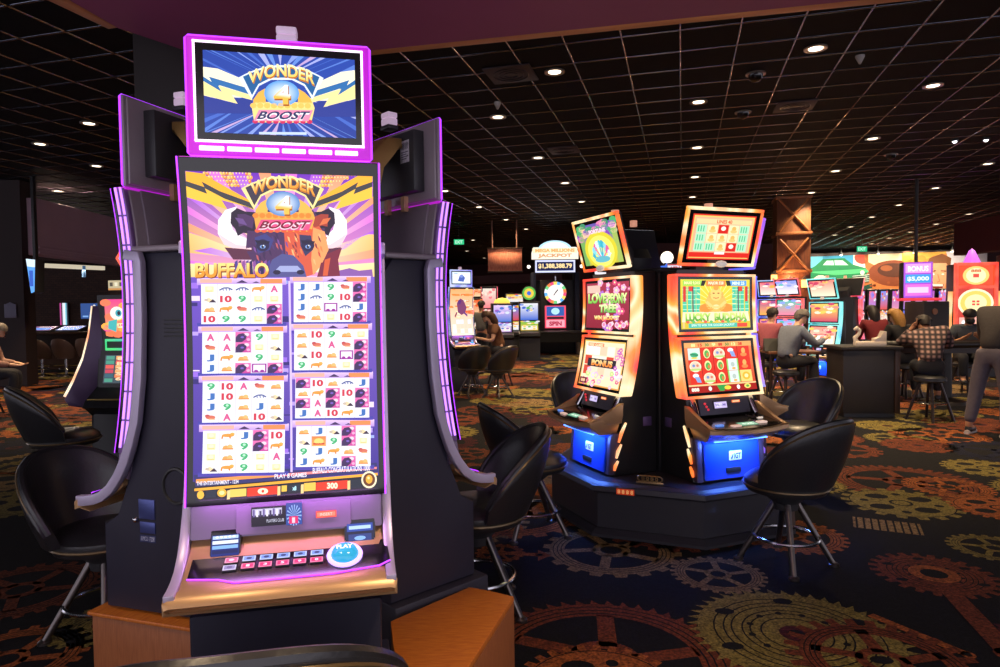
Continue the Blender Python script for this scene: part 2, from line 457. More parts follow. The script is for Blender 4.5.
# ------------------------------------------------------------------ ceiling: black panels and a metal grid
CEILM = mat('black_ceiling_panel', '#18191e', .75, vary=.25, scale=3, spec=.12)
ceil = struct(MB().box(-32, 42, -4, 50, CEIL+.004, CEIL+.1).build('ceiling', CEILM))
GRIDM = mat('brushed_grid_bar', '#9aa0b2', .18, 1, vary=.1)
g0 = inroom(atz(680.3, 51.4, CEIL)); g = MB(); S = .61
def bar(p, q, side):
    w, h = .011, .012
    prof = [(-w, 0), (-w*.7, -h*.75), (0, -h), (w*.7, -h*.75), (w, 0)]
    r = [[p+side*a+Vector((0, 0, b+.002)) for a, b in prof], [q+side*a+Vector((0, 0, b+.002)) for a, b in prof]]
    g.loft(r, caps=False)
for i in range(-48, 52):
    a = g0[0]+i*S; bar(room(a, -2, CEIL), room(a, 43, CEIL), RX)
for j in range(-18, 66):
    b = g0[1]+j*S; bar(room(-30, b, CEIL), room(32, b, CEIL), RY)
g.build('ceiling_grid', GRIDM, ceil, angle=80)
# dropped soffit over the aisle with a copper edge
SOFM = mat('soffit_magenta_glow', '#a04e74', .6, vary=.1, scale=2)  # plum tone: magenta glow of the machines put into the soffit colour
A_, B_, C_, D_ = atz(375, 50, 3.0), atz(860, 0, 3.0), atz(118, 28, 3.0), atz(60, 0, 3.0)
ext = B_+(B_-A_).normalized()*3
sof = [(A_.x-.9, A_.y+.20), (ext.x, ext.y), (ext.x, -1.2), (D_.x-1.4, -1.2), (D_.x-.1, D_.y-.9), (C_.x, C_.y)]
struct(MB().prism(sof, 3.0, CEIL-.02, 'z').build('ceiling_soffit', SOFM))
dv = (ext-A_).normalized(); nv = Vector((-dv.y, dv.x, 0))
q = MB(); s0 = A_-dv*.92
q.prism([(s0.x, s0.y), (ext.x, ext.y), (ext.x+nv.x*.075, ext.y+nv.y*.075), (s0.x+nv.x*.075, s0.y+nv.y*.075)], 3.0, 3.05, 'z', .008)
struct(q.build('trim_1', COPPER))
dv2 = (C_-D_).normalized(); nv2 = Vector((-dv2.y, dv2.x, 0)); q = MB()
q.prism([(D_.x-dv2.x*1.2, D_.y-dv2.y*1.2), (C_.x, C_.y), (C_.x+nv2.x*.06, C_.y+nv2.y*.06), (D_.x-dv2.x*1.2+nv2.x*.06, D_.y-dv2.y*1.2+nv2.y*.06)], 3.0, 3.05, 'z', .006)
struct(q.build('trim_2', COPPER))
PILM = mat('brown_pillar_cladding', '#1d1414', .5, vary=.15, scale=5)
pl = MB().box(-2.02, -1.2, 3.75, 4.5, 0, CEIL, .02)
for z in (.0, 2.2, 3.4): pl.box(-2.05, -1.17, 3.72, 4.53, z, z+.1, .01)
struct(pl.build('pillar', PILM))

# ------------------------------------------------------------------ far walls
WALLM = mat('maroon_wall_paint', '#4a2022', .7, vary=.12, scale=1.5)
WALLD = mat('dark_wall_paint', '#2a1c1e', .7, vary=.12, scale=1.5)
BRICK = bpy.data.materials.new('brown_brick'); BRICK.use_nodes = True
_nt = BRICK.node_tree; _b = _nt.nodes['Principled BSDF']; _t = _nt.nodes.new('ShaderNodeTexBrick'); _tc = _nt.nodes.new('ShaderNodeTexCoord')
_mp = _nt.nodes.new('ShaderNodeMapping'); _mp.inputs['Rotation'].default_value = (PI/2, 0, 0)
_t.inputs['Color1'].default_value = (*lin('#4b3026'), 1); _t.inputs['Color2'].default_value = (*lin('#3a241e'), 1); _t.inputs['Mortar'].default_value = (*lin('#221815'), 1)
_t.inputs['Scale'].default_value = 3
_nt.links.new(_tc.outputs['Object'], _mp.inputs[0]); _nt.links.new(_mp.outputs[0], _t.inputs['Vector']); _nt.links.new(_t.outputs[0], _b.inputs['Base Color']); _b.inputs['Roughness'].default_value = .8
def wallbox(name, p, q, z0, z1, m, th=.2):
    p, q = Vector(p[:2]), Vector(q[:2]); d = (q-p).normalized(); n = Vector((-d.y, d.x))*th
    return struct(MB().prism([tuple(p), tuple(q), tuple(q+n), tuple(p+n)], z0, z1, 'z').build(name, m))
wallbox('wall_far', room(-18, 42), room(32, 42), 0, CEIL, WALLM)
wallbox('wall_left', at(-120, 400, 14.5), at(28, 400, 14.5), 0, CEIL, WALLD, .35)
hl = MB(); p, q = at(28, 0, 14.7), at(160, 0, 21)
HEADM = mat('taupe_header_panel', '#b89aac', .6, vary=.08, scale=2)
d = Vector((q.x-p.x, q.y-p.y)).normalized(); n = Vector((-d.y, d.x))*.3
hd = MB().prism([(p.x, p.y), (q.x, q.y), (q.x+n.x, q.y+n.y), (p.x+n.x, p.y+n.y)], 2.85, 4.1, 'z', .02)
for z in (2.87, 3.0): hd.prism([(p.x-n.x*.15, p.y-n.y*.15), (q.x-n.x*.15, q.y-n.y*.15), (q.x, q.y), (p.x, p.y)], z, z+.05, 'z', .01)
struct(hd.build('wall_header', HEADM))
wallbox('wall_back_left', at(-60, 0, 25), at(135, 0, 25), 0, 4.4, BRICK)
wallbox('wall_side_left', at(135, 0, 25), room(-18, 42), 0, CEIL, WALLD)
# low bulkhead in the far centre and at the right
BULK = mat('maroon_bulkhead', '#56262a', .6, vary=.1)
wallbox('wall_bulkhead', at(440, 0, 33), at(560, 0, 31), 2.75, 3.15, BULK, .4)
wallbox('wall_right_bulkhead', at(957, 0, 20), at(1100, 0, 15), 2.95, 3.9, BULK, .4)
wallbox('wall_right', at(1000, 0, 24), at(1150, 0, 14), 0, 3.2, mat('magenta_drape_wall', '#7a1f4a', .7, vary=.15, scale=3), .3)
wallbox('wall_centre', at(575, 0, 30), at(800, 0, 32), 0, CEIL, WALLM, .3)

# ------------------------------------------------------------------ ceiling fittings
LENS = glow('warm_lamp_lens', '#ffe9c8', 5)
RIMM = mat('satin_lamp_rim', '#b9b0a8', .3, .8)
DL = [(554.6,72),(498,117),(538,157.7),(565,183),(581.6,201.6),(479,207),(506,219.6),(526,229),(445,191),(698.6,102),(697,147.6),(695,177),(692.5,197),
      (815.7,48.6),(933,85.7),(872.6,138.6),(835.5,171),(811.4,192.6),(792.7,208),(779,219.6),(987.8,163.8),(935.6,188),(898.9,205),(871.9,217),(850.6,226.8),(834.8,235),
      (969,214),(936,224),(910,232),(990,229.7),(889,238),(961,237),(936.7,242),(871.6,243.7),(908,246.6),(89,123.5),(40,144),(96.5,166),(473,240),(467,251),(484,258)]
def lamp_light(parent, e, col=(1, .72, .42)):
    L = bpy.data.lights.new('lamp_light', 'SPOT'); L.energy = e; L.color = col; L.spot_size = rad(110); L.spot_blend = 1; L.shadow_soft_size = .09
    o = bpy.data.objects.new('lamp_light', L); COL.objects.link(o); o.parent = parent; o.location = (0, 0, -.05)
near_txt = {0: 'round recessed downlight beside the square ceiling vent panel', 13: 'brightest round downlight overhead in the dark grid ceiling above the red topped machine',
            14: 'round downlight near the upper corner with an orange lit grid bar', 1: 'round downlight above the purple back shell of a machine',
            9: 'topmost downlight of the row straight above the two facing machines'}
proto = None
for i, (px, py) in enumerate(DL):
    p = atz(px, py, CEIL-.012)
    if proto is None:
        proto = thing('downlight', near_txt[0], 'ceiling light', p, 0, 'recessed downlights')
        MB().lathe([(.075, 0), (.105, -.012), (.125, -.008), (.125, .008), (.075, .008)], n=28).build('rim', RIMM, proto)
        MB().lathe([(.002, -.003), (.078, -.003), (.078, .004), (.002, .004)], n=24).build('lens', LENS, proto)
        o = proto
    else:
        far = 'small round recessed downlight far off in the dark grid ceiling'
        o = dup(proto, p, 0, near_txt.get(i, far), 'recessed downlights')
    if p.y < 30: lamp_light(o, 290 if p.y < 11 else 270)
for (x_, y_, e_) in ((.75, 1.05, 170), (-1.15, 1.0, 75)):  # unseen lamps added to warm the console and wood wedge
    o = dup(proto, (x_, y_, 3.0-.012), 0, 'unseen round downlight added in the low soffit over the aisle', 'added soffit downlights')
    for ch in list(o.children):
        if ch.type == 'LIGHT': bpy.data.objects.remove(ch)
    lamp_light(o, e_, (1, .74, .46))
for px, Y in ((32, 15.6), (62, 15.8), (60, 21)):  # unseen lamps added to brighten the dark bar room
    p = at(px, 300, Y); p.z = CEIL-.012
    o = dup(proto, p, 0, 'unseen downlight added over the bar behind the taupe header panel', 'added downlights over the bar')
    for ch in list(o.children):
        if ch.type == 'LIGHT': bpy.data.objects.remove(ch)
    lamp_light(o, 260, (1, .72, .48))
# square vents and speakers
def vent(px, py, w, label):
    p = atz(px, py, CEIL-.006); t = thing('ceiling_vent', label, 'ceiling vent', p, -15.3, 'square ceiling vents')
    MB().box(-w, w, -w, w, -.012, .006, .004).build('frame', mat('vent_panel', '#3a333c', .5, .3), t)
    q = MB()
    for r in (.3, .52, .74): q.tube([(w*r*math.cos(2*PI*k/24), w*r*math.sin(2*PI*k/24), -.014) for k in range(24)], .008, 6, True)
    q.build('grille', mat('vent_grille', '#25222a', .4, .5), t)
vent(511, 74, .29, 'large square vent panel with round grille beside the nearest downlight')
vent(564, 150, .27, 'square speaker panel with light frame above the left facing machine')
vent(795, 106, .27, 'purple tinted square ceiling panel above the red topped machine')
def dome(px, py, label):
    p = atz(px, py, CEIL-.012); t = thing('dome_camera', label, 'security camera', p, 0, 'ceiling dome cameras')
    MB().lathe([(.002, -.004), (.12, -.004), (.12, .012), (.002, .012)], n=24).build('base', RIMM, t)
    MB().lathe([(.004, -.1), (.05, -.088), (.08, -.055), (.09, -.004), (.004, -.003)], n=20).build('dome', BLACKGLOSS, t)
dome(755.6, 74.5, 'dark dome camera above and between the two brightest downlights')
dome(743, 112.7, 'dark dome camera above the red topped machine, lower of the pair')
dome(891, 155, 'small dome camera far off among the right hand downlights')
for px, py, lb in ((860, 56.5, 'small pale cone sprinkler beside the red lit grid bar'), (497.5, 103, 'small sprinkler head above the purple machine back')):
    p = atz(px, py, CEIL-.01); t = thing('sprinkler', lb, 'sprinkler', p)
    MB().lathe([(.002, -.09), (.012, -.085), (.05, -.01), (.05, .01), (.002, .01)], n=14).build('cone', mat('white_fitting', '#b8b4b0', .5), t)
for px, py, lb in ((954.7, 140, 'bright white pin spotlight in the ceiling, the bigger of two'), (986, 138.6, 'bright white pin spotlight nearest the picture edge')):
    p = atz(px, py, CEIL-.012); t = thing('pin_spotlight', lb, 'ceiling light', p, 0, 'pin spotlights')
    MB().lathe([(.03, 0), (.05, -.03), (.06, -.03), (.06, .01), (.03, .01)], n=16).build('rim', BLACK, t)
    MB().ball((0, 0, -.02), .035, n=12).build('bulb', glow('pin_bulb', '#f4f4ff', 9), t)
# exit signs
EXG = None
def exit_sign(px, py, Y, w, label):
    p = at(px, py, Y); t = thing('exit_sign', label, 'exit sign', (p.x, p.y, p.z), 0, 'green exit signs')
    h = w*.55
    MB().box(-w/2, w/2, 0, .06, -h/2, h/2, .01).build('housing', mat('sign_housing', '#2c3a34', .5), t)
    MB().tube([(0, .03, h/2), (0, .03, CEIL-p.z)], .012, 6).build('stem', BLACK, t)
    a = Art(); a.rect(0, 0, 1, 1, '#2fd08a', 0); a.text('EXIT', .12, .2, .88, .8, '#c8ffe4', 1, .03)
    a.build('sign_face', flat_map(-w*.47, w*.47, -h*.44, h*.44, -.003), ARTDIM, t)
exit_sign(459, 242, 24, .38, 'small green exit sign hanging far off beside the purple lit machine')
exit_sign(862, 249, 26, .42, 'green exit sign in front of the green car mural')
# ------------------------------------------------------------------ stool used at every slot machine
def chair_back(dz=0, w=.25, ztop=.325):
    NU, NV = 30, 9
    def surf(t, h, off):
        ph = t*rad(82); top = .575+(ztop)*(1-abs(t)**2.3)**.75
        z = .50+(top-.50)*h
        hh = (z-.5)/.42
        r = w+.075*hh+.02*math.sin(PI*min(1, hh))+off*(1 if h < 1 else .55)
        return (r*math.sin(ph), r*math.cos(ph)-.02+.05*hh, z)
    def grid(off): return [[surf(-1+2*i/(NU-1), j/(NV-1), off) for j in range(NV)] for i in range(NU)]
    return grid(.028), grid(-.024), [surf(-1+2*i/(NU-1), 1, 0) for i in range(NU)], [surf(-1+2*i/(NU-1), 1, .03) for i in range(NU)]
def make_chair():
    t = thing('slot_chair', 'x', 'chair')
    so, si, edge, edge2 = chair_back()
    MB().shell(so, si).build('backrest', VINYL, t, angle=60)
    MB().tube(edge, .016, 8).build('edge_roll', VINYL, t)
    MB().tube([(x*1.05, y*1.05+.004, z-.012) for x, y, z in edge], .006, 6).build('piping', PIPING, t)
    MB().lathe([(.005, .555), (.12, .553), (.19, .54), (.225, .51), (.23, .475), (.215, .445), (.15, .435), (.005, .435)], n=32, sx=1.02, sy=1.05).build('seat', VINYL, t)
    MB().tube([(.232*1.02*math.cos(2*PI*k/32), .232*1.05*math.sin(2*PI*k/32), .478) for k in range(32)], .007, 6, True).build('seat_piping', PIPING, t)
    MB().lathe([(.005, .44), (.13, .438), (.11, .40), (.075, .37), (.07, .33), (.005, .33)], n=24).build('swivel', BLACK, t)
    LEGM = mat('dark_chrome_leg', '#6d6664', .3, .9)
    for k in range(4):
        a = PI/4+k*PI/2; c, s = math.cos(a), math.sin(a)
        l = MB().tube([(.06*c, .06*s, .37), (.15*c, .15*s, .21), (.265*c, .265*s, .012)], [.019, .018, .016], 10).build('leg', LEGM, t)
        MB().lathe([(.005, 0), (.03, 0), (.03, .012), (.018, .022), (.005, .022)], (.268*c, .268*s, 0), 14).build('foot_pad', LEGM, l)
    MB().tube([(.185*math.cos(2*PI*k/28), .185*math.sin(2*PI*k/28), .165) for k in range(28)], .011, 8, True).build('foot_ring', CHROME, t)
    return t
CHAIR0 = make_chair(); _used = [0]
def chair(x, y, face, label, group=None, s=1):     # face = direction the sitter looks, in plan
    deg = math.degrees(math.atan2(face[0], -face[1]))
    if not _used[0]:
        _used[0] = 1; o = CHAIR0; o.location = (x, y, 0); o.rotation_euler = (0, 0, rad(deg)); o['label'] = label
        if group: o['group'] = group
        o.scale = (s, s, s); return o
    o = dup(CHAIR0, (x, y, 0), deg, label, group, scale=s)
    if not group and 'group' in o: del o['group']
    return o

# ------------------------------------------------------------------ tall curved machine (origin on the floor under the screen)
SZ0, SZ1 = 1.037, 1.957
def scurve(z):   # how far the curved screen comes forward
    k = (z-1.60)
    return -(.30*k*k if k > 0 else .19*k*k)
def snorm(z):
    k = z-1.6; d = -(.60*k if k > 0 else .38*k)
    n = Vector((0, -1, d)); n.normalize(); return tuple(n)
def main_map(x0, x1, z0, z1, off=0):
    def mp(u, v):
        z = z1+(z0-z1)*v; n = Vector(snorm(z))
        return (Vector((x0+(x1-x0)*u, scurve(z), z))+n*off, n)
    return mp
def ribbon(zs, x0, x1, o0, o1):      # slab following the screen curve, between offsets o0 (front) and o1 (back)
    pts = [(scurve(z)+o0, z) for z in zs]+[(scurve(z)+o1, z) for z in zs[::-1]]
    return pts
ZS = [SZ0+(SZ1-SZ0)*i/16 for i in range(17)]

def lightning(a, f, c1, c2, dark, L, mirror=None):
    P = lambda l: [f((mirror-x) if mirror else x, y) for x, y in l]
    a.poly(P([(22, 42), (100, 52), (345, 190), (345, 225), (22, 100)]), c1, L)
    a.poly(P([(22, 88), (108, 116), (96, 90), (180, 135), (345, 195), (345, 222), (128, 158), (140, 182), (22, 118)]), dark, L+1)
    a.poly(P([(22, 112), (120, 148), (110, 122), (205, 172), (345, 222), (330, 215), (188, 178), (214, 222), (22, 165)]), c2, L+2)
def wonder_logo(a, f, L, cold=False):
    """badge; f maps the crop coordinates used while measuring it"""
    R = lambda pts: [f(x, y) for x, y in pts]
    cx = 490
    def arc(r, y0, x0, x1, n=14): return [(x0+(x1-x0)*i/n, y0-r*(1-((x0+(x1-x0)*i/n-cx)/(205))**2)) for i in range(n+1)]
    edge, ink = ('#eaf4ff', '#1f5f9a') if cold else ('#ffe79a', '#3c3444')
    a.poly(R(arc(58, 122, 285, 697)+[(640, 222), (600, 160), (540, 132), (440, 132), (382, 160), (345, 222)]), edge, L)
    a.poly(R(arc(54, 128, 305, 677)+[(640, 204), (604, 152), (540, 122), (440, 122), (378, 152), (347, 204)]), ink, L+1)
    a.poly(R([(378, 190), (410, 172), (412, 240), (352, 240), (352, 225)]), '#f6b84c', L+1); a.poly(R([(602, 190), (570, 172), (568, 240), (640, 240), (628, 215)]), '#f6b84c', L+1)
    a.ell(*f(490, 195), abs(f(575, 0)[0]-f(490, 0)[0]), abs(f(490, 255)[1]-f(490, 195)[1]), '#4f86c8' if not cold else '#58a0e8', L+2, 24, inner='#f4faff')
    def warp(u, v, x, y): yy = y-52*(1-((x-cx)/185)**2); return f(x, yy)
    a.text('WONDER', 330, 112, 652, 172, '#c8761c', L+3, .035, lambda u, v, x, y: warp(u, v, x+3, y+4))
    a.text('WONDER', 330, 110, 652, 168, ('#fff0a0', '#f7a030') if not cold else ('#fff6b8', '#ffd870'), L+4, .025, warp)
    a.text('4', 450, 158, 532, 250, '#a85a10', L+4, .05, lambda u, v, x, y: f(x+4, y+4))
    a.text('4', 450, 156, 532, 246, ('#ffffff', '#ffc04c'), L+5, .04, lambda u, v, x, y: f(x, y))
    a.poly(R([(360, 235), (640, 235), (650, 262), (632, 330), (355, 330), (345, 262)]), '#f7a844' if not cold else '#ffe08a', L+1)
    for i in range(9):
        x = 352+i*33; a.ell(*f(x, 252), abs(f(16, 0)[0]-f(0, 0)[0]), abs(f(0, 13)[1]-f(0, 0)[1]), '#e8862a' if not cold else '#ffc860', L+2, 8)
        a.ell(*f(x+8, 326), abs(f(14, 0)[0]-f(0, 0)[0]), abs(f(0, 10)[1]-f(0, 0)[1]), '#d02858' if cold else '#e85a28', L+2, 8)
    a.poly(R([(378, 272), (642, 272), (618, 324), (352, 324)]), '#ff4f86' if not cold else '#ff8fb4', L+3)
    a.text('BOOST', 366, 280, 606, 318, '#ffd8e6' if not cold else '#fff4fa', L+4, .06, lambda u, v, x, y: f(x+24*v-2, y+3))
    a.text('BOOST', 366, 278, 606, 316, '#7a1432' if not cold else '#283060', L+5, .03, lambda u, v, x, y: f(x+24*v, y))

def symbol(a, k, x, y, w, h, L):
    X = lambda t: x+w*t; Y = lambda t: y+h*t
    if k in 'AJ' or k in ('10', 'g'):
        c = {'A': '#d8508c', 'J': '#3a6fb8', '10': '#d03448', 'g': '#3fb070'}[k]
        body = {'g': '9'}.get(k, k); d = .12 if k == '10' else .25
        a.text(body, X(d), Y(.16), X(1-d), Y(.84), c, L, .05)
        if k == 'g': a.ell(X(.5), Y(.36), w*.1, h*.12, '#b8f0cc', L+1, 8)
    elif k == 'y':
        a.rect(X(.22), Y(.22), X(.78), Y(.8), '#efe6ae', L); a.ell(X(.5), Y(.45), w*.17, h*.18, '#f8f0c8', L+1, 10); a.rect(X(.3), Y(.66), X(.7), Y(.74), '#d8c880', L+1)
    elif k == 'e':
        a.poly([(X(.1), Y(.62)), (X(.45), Y(.36)), (X(.9), Y(.74)), (X(.5), Y(.84))], '#f4d8a8', L); a.poly([(X(.45), Y(.84)), (X(.72), Y(.5)), (X(.95), Y(.84))], '#39283c', L+1)
        a.ell(X(.3), Y(.58), w*.14, h*.13, '#c8b8a8', L+1, 8)
    elif k == 'o':
        a.ell(X(.38), Y(.6), w*.2, h*.2, '#f0a85a', L, 10); a.ell(X(.64), Y(.55), w*.18, h*.24, '#f6bc74', L, 10); a.rect(X(.16), Y(.66), X(.86), Y(.8), '#e8924a', L+1)
    elif k == 'f':
        a.line([(X(.08), Y(.62)), (X(.35), Y(.4)), (X(.66), Y(.38)), (X(.92), Y(.58))], h*.13, '#3c4c8c', L)
        for t in (.3, .5, .7): a.line([(X(t), Y(.4)), (X(t+.04), Y(.66))], w*.07, '#5a68a4', L)
    elif k == 'c':
        a.ell(X(.5), Y(.46), w*.4, h*.17, '#ec9c3c', L, 12); a.ell(X(.78), Y(.34), w*.15, h*.15, '#f4b050', L, 10); a.line([(X(.16), Y(.5)), (X(.12), Y(.78))], w*.1, '#d88430', L); a.line([(X(.6), Y(.5)), (X(.66), Y(.76))], w*.1, '#d88430', L)
    elif k == 'r':
        a.ell(X(.5), Y(.5), w*.32, h*.2, '#d8705a', L, 12); a.ell(X(.3), Y(.36), w*.16, h*.15, '#c04a50', L, 10); a.rect(X(.4), Y(.62), X(.8), Y(.74), '#f0b884', L)
    elif k == 's':
        a.rect(x, y, x+w, y+h, ('#f8803a', '#ffb060'), L); a.ell(X(.5), Y(.5), w*.34, h*.3, '#ffd878', L+1, 12); a.line([(X(.1), Y(.76)), (X(.9), Y(.76))], h*.16, '#c83c28', L+1)
    elif k == 'W':
        a.rect(X(.02), Y(.08), X(.98), Y(.96), '#9a2a9a', L); a.rect(X(.12), Y(.2), X(.88), Y(.84), '#fff2ff', L+1); a.ell(X(.3), Y(.8), w*.14, h*.14, '#9a2a9a', L+2, 8); a.ell(X(.7), Y(.8), w*.14, h*.14, '#9a2a9a', L+2, 8)
    elif k == 'B':
        a.rect(x, y, x+w, y+h, ('#f070b4', '#c43c98'), L); a.poly([(X(.0), Y(1)), (X(.02), Y(.5)), (X(.2), Y(.2)), (X(.5), Y(.12)), (X(.74), Y(.4)), (X(.66), Y(.72)), (X(.4), Y(1))], '#3c2258', L+1)
        a.ell(X(.72), Y(.26), w*.17, h*.17, '#f8d8e8', L+1, 10); a.ell(X(.44), Y(.52), w*.12, h*.1, '#7a58c0', L+2, 8); a.ell(X(.84), Y(.74), w*.12, h*.14, '#ffa8d0', L+1, 8)

BOARDS = [((196, 283, 276.3, 323), 'y e o 10|f 10 c g|f g r g|c y f y|A y B B'), ((288, 281.4, 364.6, 321.6), 'J J J r|J f o o|g g W y|r 10 f 10|B B J B'),
          ((197, 331, 277.3, 372.4), 'A r J J|A A c o|B B o B|g y g W|y e y B'), ((288.6, 329, 366.2, 370), 'o o e g|10 r 10 c|g A o o|o r W y|y B B B'),
          ((197.8, 380.2, 278.2, 420.8), 'g J J r|10 10 g A|A o o o|r f J 10|o e o e'), ((290, 378, 367.4, 417.8), 'B o B J|10 c A A|o B B 10|f 10 e c|J B B J'),
          ((199, 428.8, 279.8, 470), 'y y y e|c o o c|J g g g|B B y y|10 c A y'), ((291.3, 425.7, 368.8, 465.2), 'o e g J|J s J c|e g c J|B B o B|e y r o')]
def main_screen_art():
    q = clampq(quad_q((184, 173), (370, 177.5), (378, 487.3), (191, 496.5)))
    a = Art(q); c = lambda x, y: (180+x/5, 165+y/5)
    # sky with rays
    a.poly([(180, 170), (380, 170), (380, 288), (180, 288)], ['#6a20b8', '#7426c0', '#f898c8', '#f8a8b8'], 0)
    for k in range(-9, 10):
        t = rad(-90+k*10); t2 = rad(-90+k*10+4.6); o = (280, 268)
        col = ['#e070d8', '#b050e0', '#ff9c70'][k % 3]
        a.poly([o, (o[0]+150*math.cos(t), o[1]+110*math.sin(t)), (o[0]+150*math.cos(t2), o[1]+110*math.sin(t2))], ['#ffe8d0', col, col], 1)
    for s in (-1, 1):
        a.poly([(280, 262), (280+s*100, 232), (280+s*100, 252)], ['#fff8d8', '#ffc878', '#ffb868'], 1); a.poly([(280, 268), (280+s*100, 262), (280+s*100, 278)], ['#fff8d8', '#ffe8a8', '#ffd080'], 1)
    a.poly([c(770, 525), c(830, 512), c(880, 525), c(950, 518), c(955, 555), c(770, 555)], '#8a58a8', 2)
    # golden coins behind the badge
    for i in range(15):
        for j in range(4):
            for x0 in (110, 640):
                x, y = x0+i*15.5+7*(j % 2), 52+j*18
                if (x0 == 110 and (x-110)*.48+30 < y-30) or (x0 == 640 and (870-x)*.42+20 < y-32): continue
                a.ell(*c(x, y), 1.7, 2.0, ['#f8a83a', '#e8842a', '#ffc860'][(i+j) % 3], 1, 7); a.ell(*c(x-2, y-3), .7, .8, '#ffe6a0', 2, 5)
    # the buffalo: horns, ears, head, beard
    for s in (1, -1):
        M = lambda x, y: c(x if s > 0 else 982-x, y)
        a.poly([M(262, 208), (M(205, 225)), M(168, 275), M(165, 340), M(195, 395), M(250, 418), M(330, 425), M(322, 372), M(275, 352), M(238, 320), M(228, 270)], '#fff8fc', 2)
        a.poly([M(168, 340), M(195, 395), M(250, 418), M(330, 425), M(326, 402), M(255, 395), M(205, 365)], '#ffd0d8', 3)
        a.poly([M(232, 238), M(262, 216), M(300, 232), M(352, 236), M(352, 330), M(322, 342), M(290, 336), M(262, 352), M(250, 318), M(228, 290)], '#24142e', 3); a.poly([M(262, 246), M(300, 244), M(345, 262), M(335, 316), M(296, 300), M(268, 306)], '#4c2c5c' if s > 0 else '#a83c2c', 4); a.poly([M(250, 262), M(290, 268), M(310, 300), M(270, 290)], '#6a4888' if s > 0 else '#e07040', 5)
        a.poly([M(196, 408), M(330, 418), M(345, 470), M(238, 468)], '#5a2440', 3)
    a.poly([c(355, 225), c(640, 225), c(700, 300), c(700, 420), c(640, 520), c(600, 556), c(400, 556), c(345, 500), c(300, 420), c(310, 320)], '#4a2a58', 3)
    a.poly([c(490, 300), c(670, 300), c(712, 360), c(690, 450), c(650, 540), c(600, 556), c(560, 470), c(500, 440)], '#d8583a', 4)
    a.poly([c(640, 310), c(700, 330), c(720, 420), c(680, 500), c(640, 548), c(630, 470)], '#f8a060', 5)
    for i in range(60):
        x, y = 330+random.random()*350, 325+random.random()*170
        a.poly([c(x, y), c(x+10, y+6), c(x+16, y+34), c(x+4, y+20)], random.choice(['#f08048', '#8a3038', '#ffb878', '#c84838'] if x > 500 else ['#38204c', '#7a4898', '#4c3470', '#c05860']), 6)
    a.poly([c(345, 360), c(400, 340), c(440, 372), c(420, 420), c(360, 440)], '#3c3c80', 6); a.poly([c(570, 345), c(630, 350), c(640, 420), c(600, 452), c(575, 400)], '#34345c', 7)
    for ex in (385, 614):
        a.ell(*c(ex, 398), 6.6, 6, '#241c44', 8, 14); a.ell(*c(ex, 405), 2.9, 1.9, '#7a9ad8', 9, 12); a.ell(*c(ex, 405), 1.3, 1.7, '#141428', 10, 10); a.ell(*c(ex+4, 399), .7, .7, '#ffffff', 11, 6); a.poly([c(ex-38, 372), c(ex+36, 378), c(ex+30, 392), c(ex-30, 388)], '#1c1434', 9)
    a.poly([c(430, 470), c(480, 440), c(540, 448), c(590, 500), c(606, 556), c(400, 556)], '#50508c', 8); a.poly([c(470, 500), c(560, 500), c(590, 530), c(440, 530)], '#a0a8d8', 9)
    a.ell(*c(455, 532), 4, 2.4, '#20183a', 10, 10); a.ell(*c(575, 532), 4, 2.4, '#20183a', 10, 10)
    a.poly([c(690, 450), c(790, 410), c(770, 470), c(780, 552), c(660, 556)], '#7a2038', 5); a.poly([c(700, 470), c(730, 460), c(715, 550), c(690, 550)], '#d85a30', 6)
    for i in range(10): x = 245+i*18; a.poly([c(x, 480), c(x+14, 470), c(x+20, 556), c(x+2, 556)], ['#4a3a90', '#2c2054', '#8a4a9a'][i % 3], 5)
    f = c
    lightning(a, f, '#ffb428', '#ffc63c', '#3c3c40', 3); lightning(a, f, '#ffb428', '#ffc63c', '#3c3c40', 3, mirror=970)
    wonder_logo(a, f, 7)
    a.text('BUFFALO', 52, 486, 414, 560, '#7a3410', 11, .05, lambda u, v, x, y: c(x+3, y+3)); a.text('BUFFALO', 52, 484, 414, 558, ('#ffe080', '#f09820'), 12, .035, lambda u, v, x, y: c(x, y))
    for fx in (232, 262): pass
    # reels
    a.poly([(180, 276), (384, 275), (384, 474), (184, 478)], ['#6a48c0', '#7c58c8', '#3a2a90', '#3a2a90'], 1)
    for k in range(26):
        y0 = 279+random.random()*186; x0 = random.choice([186, 276, 284, 364]); w = random.uniform(5, 9)
        a.rect(x0, y0, x0+w, y0+random.uniform(1, 6), random.choice(['#b89cf8', '#f0d8ff', '#4a30a8', '#9a6ae8', '#2a1c70', '#a0b0f8']), 2)
    a.line([(283.5, 280), (287, 470)], 2.2, '#d8c0ff', 3)
    for n, ((x0, y0, x1, y1), cells) in enumerate(BOARDS):
        a.rect(x0-4, y0-6, x1+4, y0+1, ('#e8c8f4', '#b890e0'), 3); a.rect(x1-22, y0-5, x1, y0-.5, '#ff8c50', 4); a.rect(x0-1, y0-5, x0+30, y0-1.2, '#ffb0a0', 4)
        a.poly([(x0+34, y0-1), (x0+40, y0-4), (x0+46, y0-1)], '#40285c', 5); a.poly([(x0+50, y0-1), (x0+54, y0-2.6), (x0+58, y0-1)], '#40285c', 5)
        a.rect(x0-4, y1-1, x1+4, y1+3, ('#3a3aa0', '#5040b0'), 3)
        a.rect(x0, y0, x1, y1, '#f3f2fa', 4)
        cols = cells.split('|'); w = (x1-x0)/5; h = (y1-y0)/4
        for i, col in enumerate(cols):
            if i: a.line([(x0+w*i, y0), (x0+w*i, y1)], .5, '#c4bcd8', 5)
            for j, k in enumerate(col.split()): symbol(a, k, x0+w*i+.4, y0+h*j, w-.8, h, 6)
    # bottom bar
    cc = lambda x, y: (185+x/4.94, 365+y/4.94)
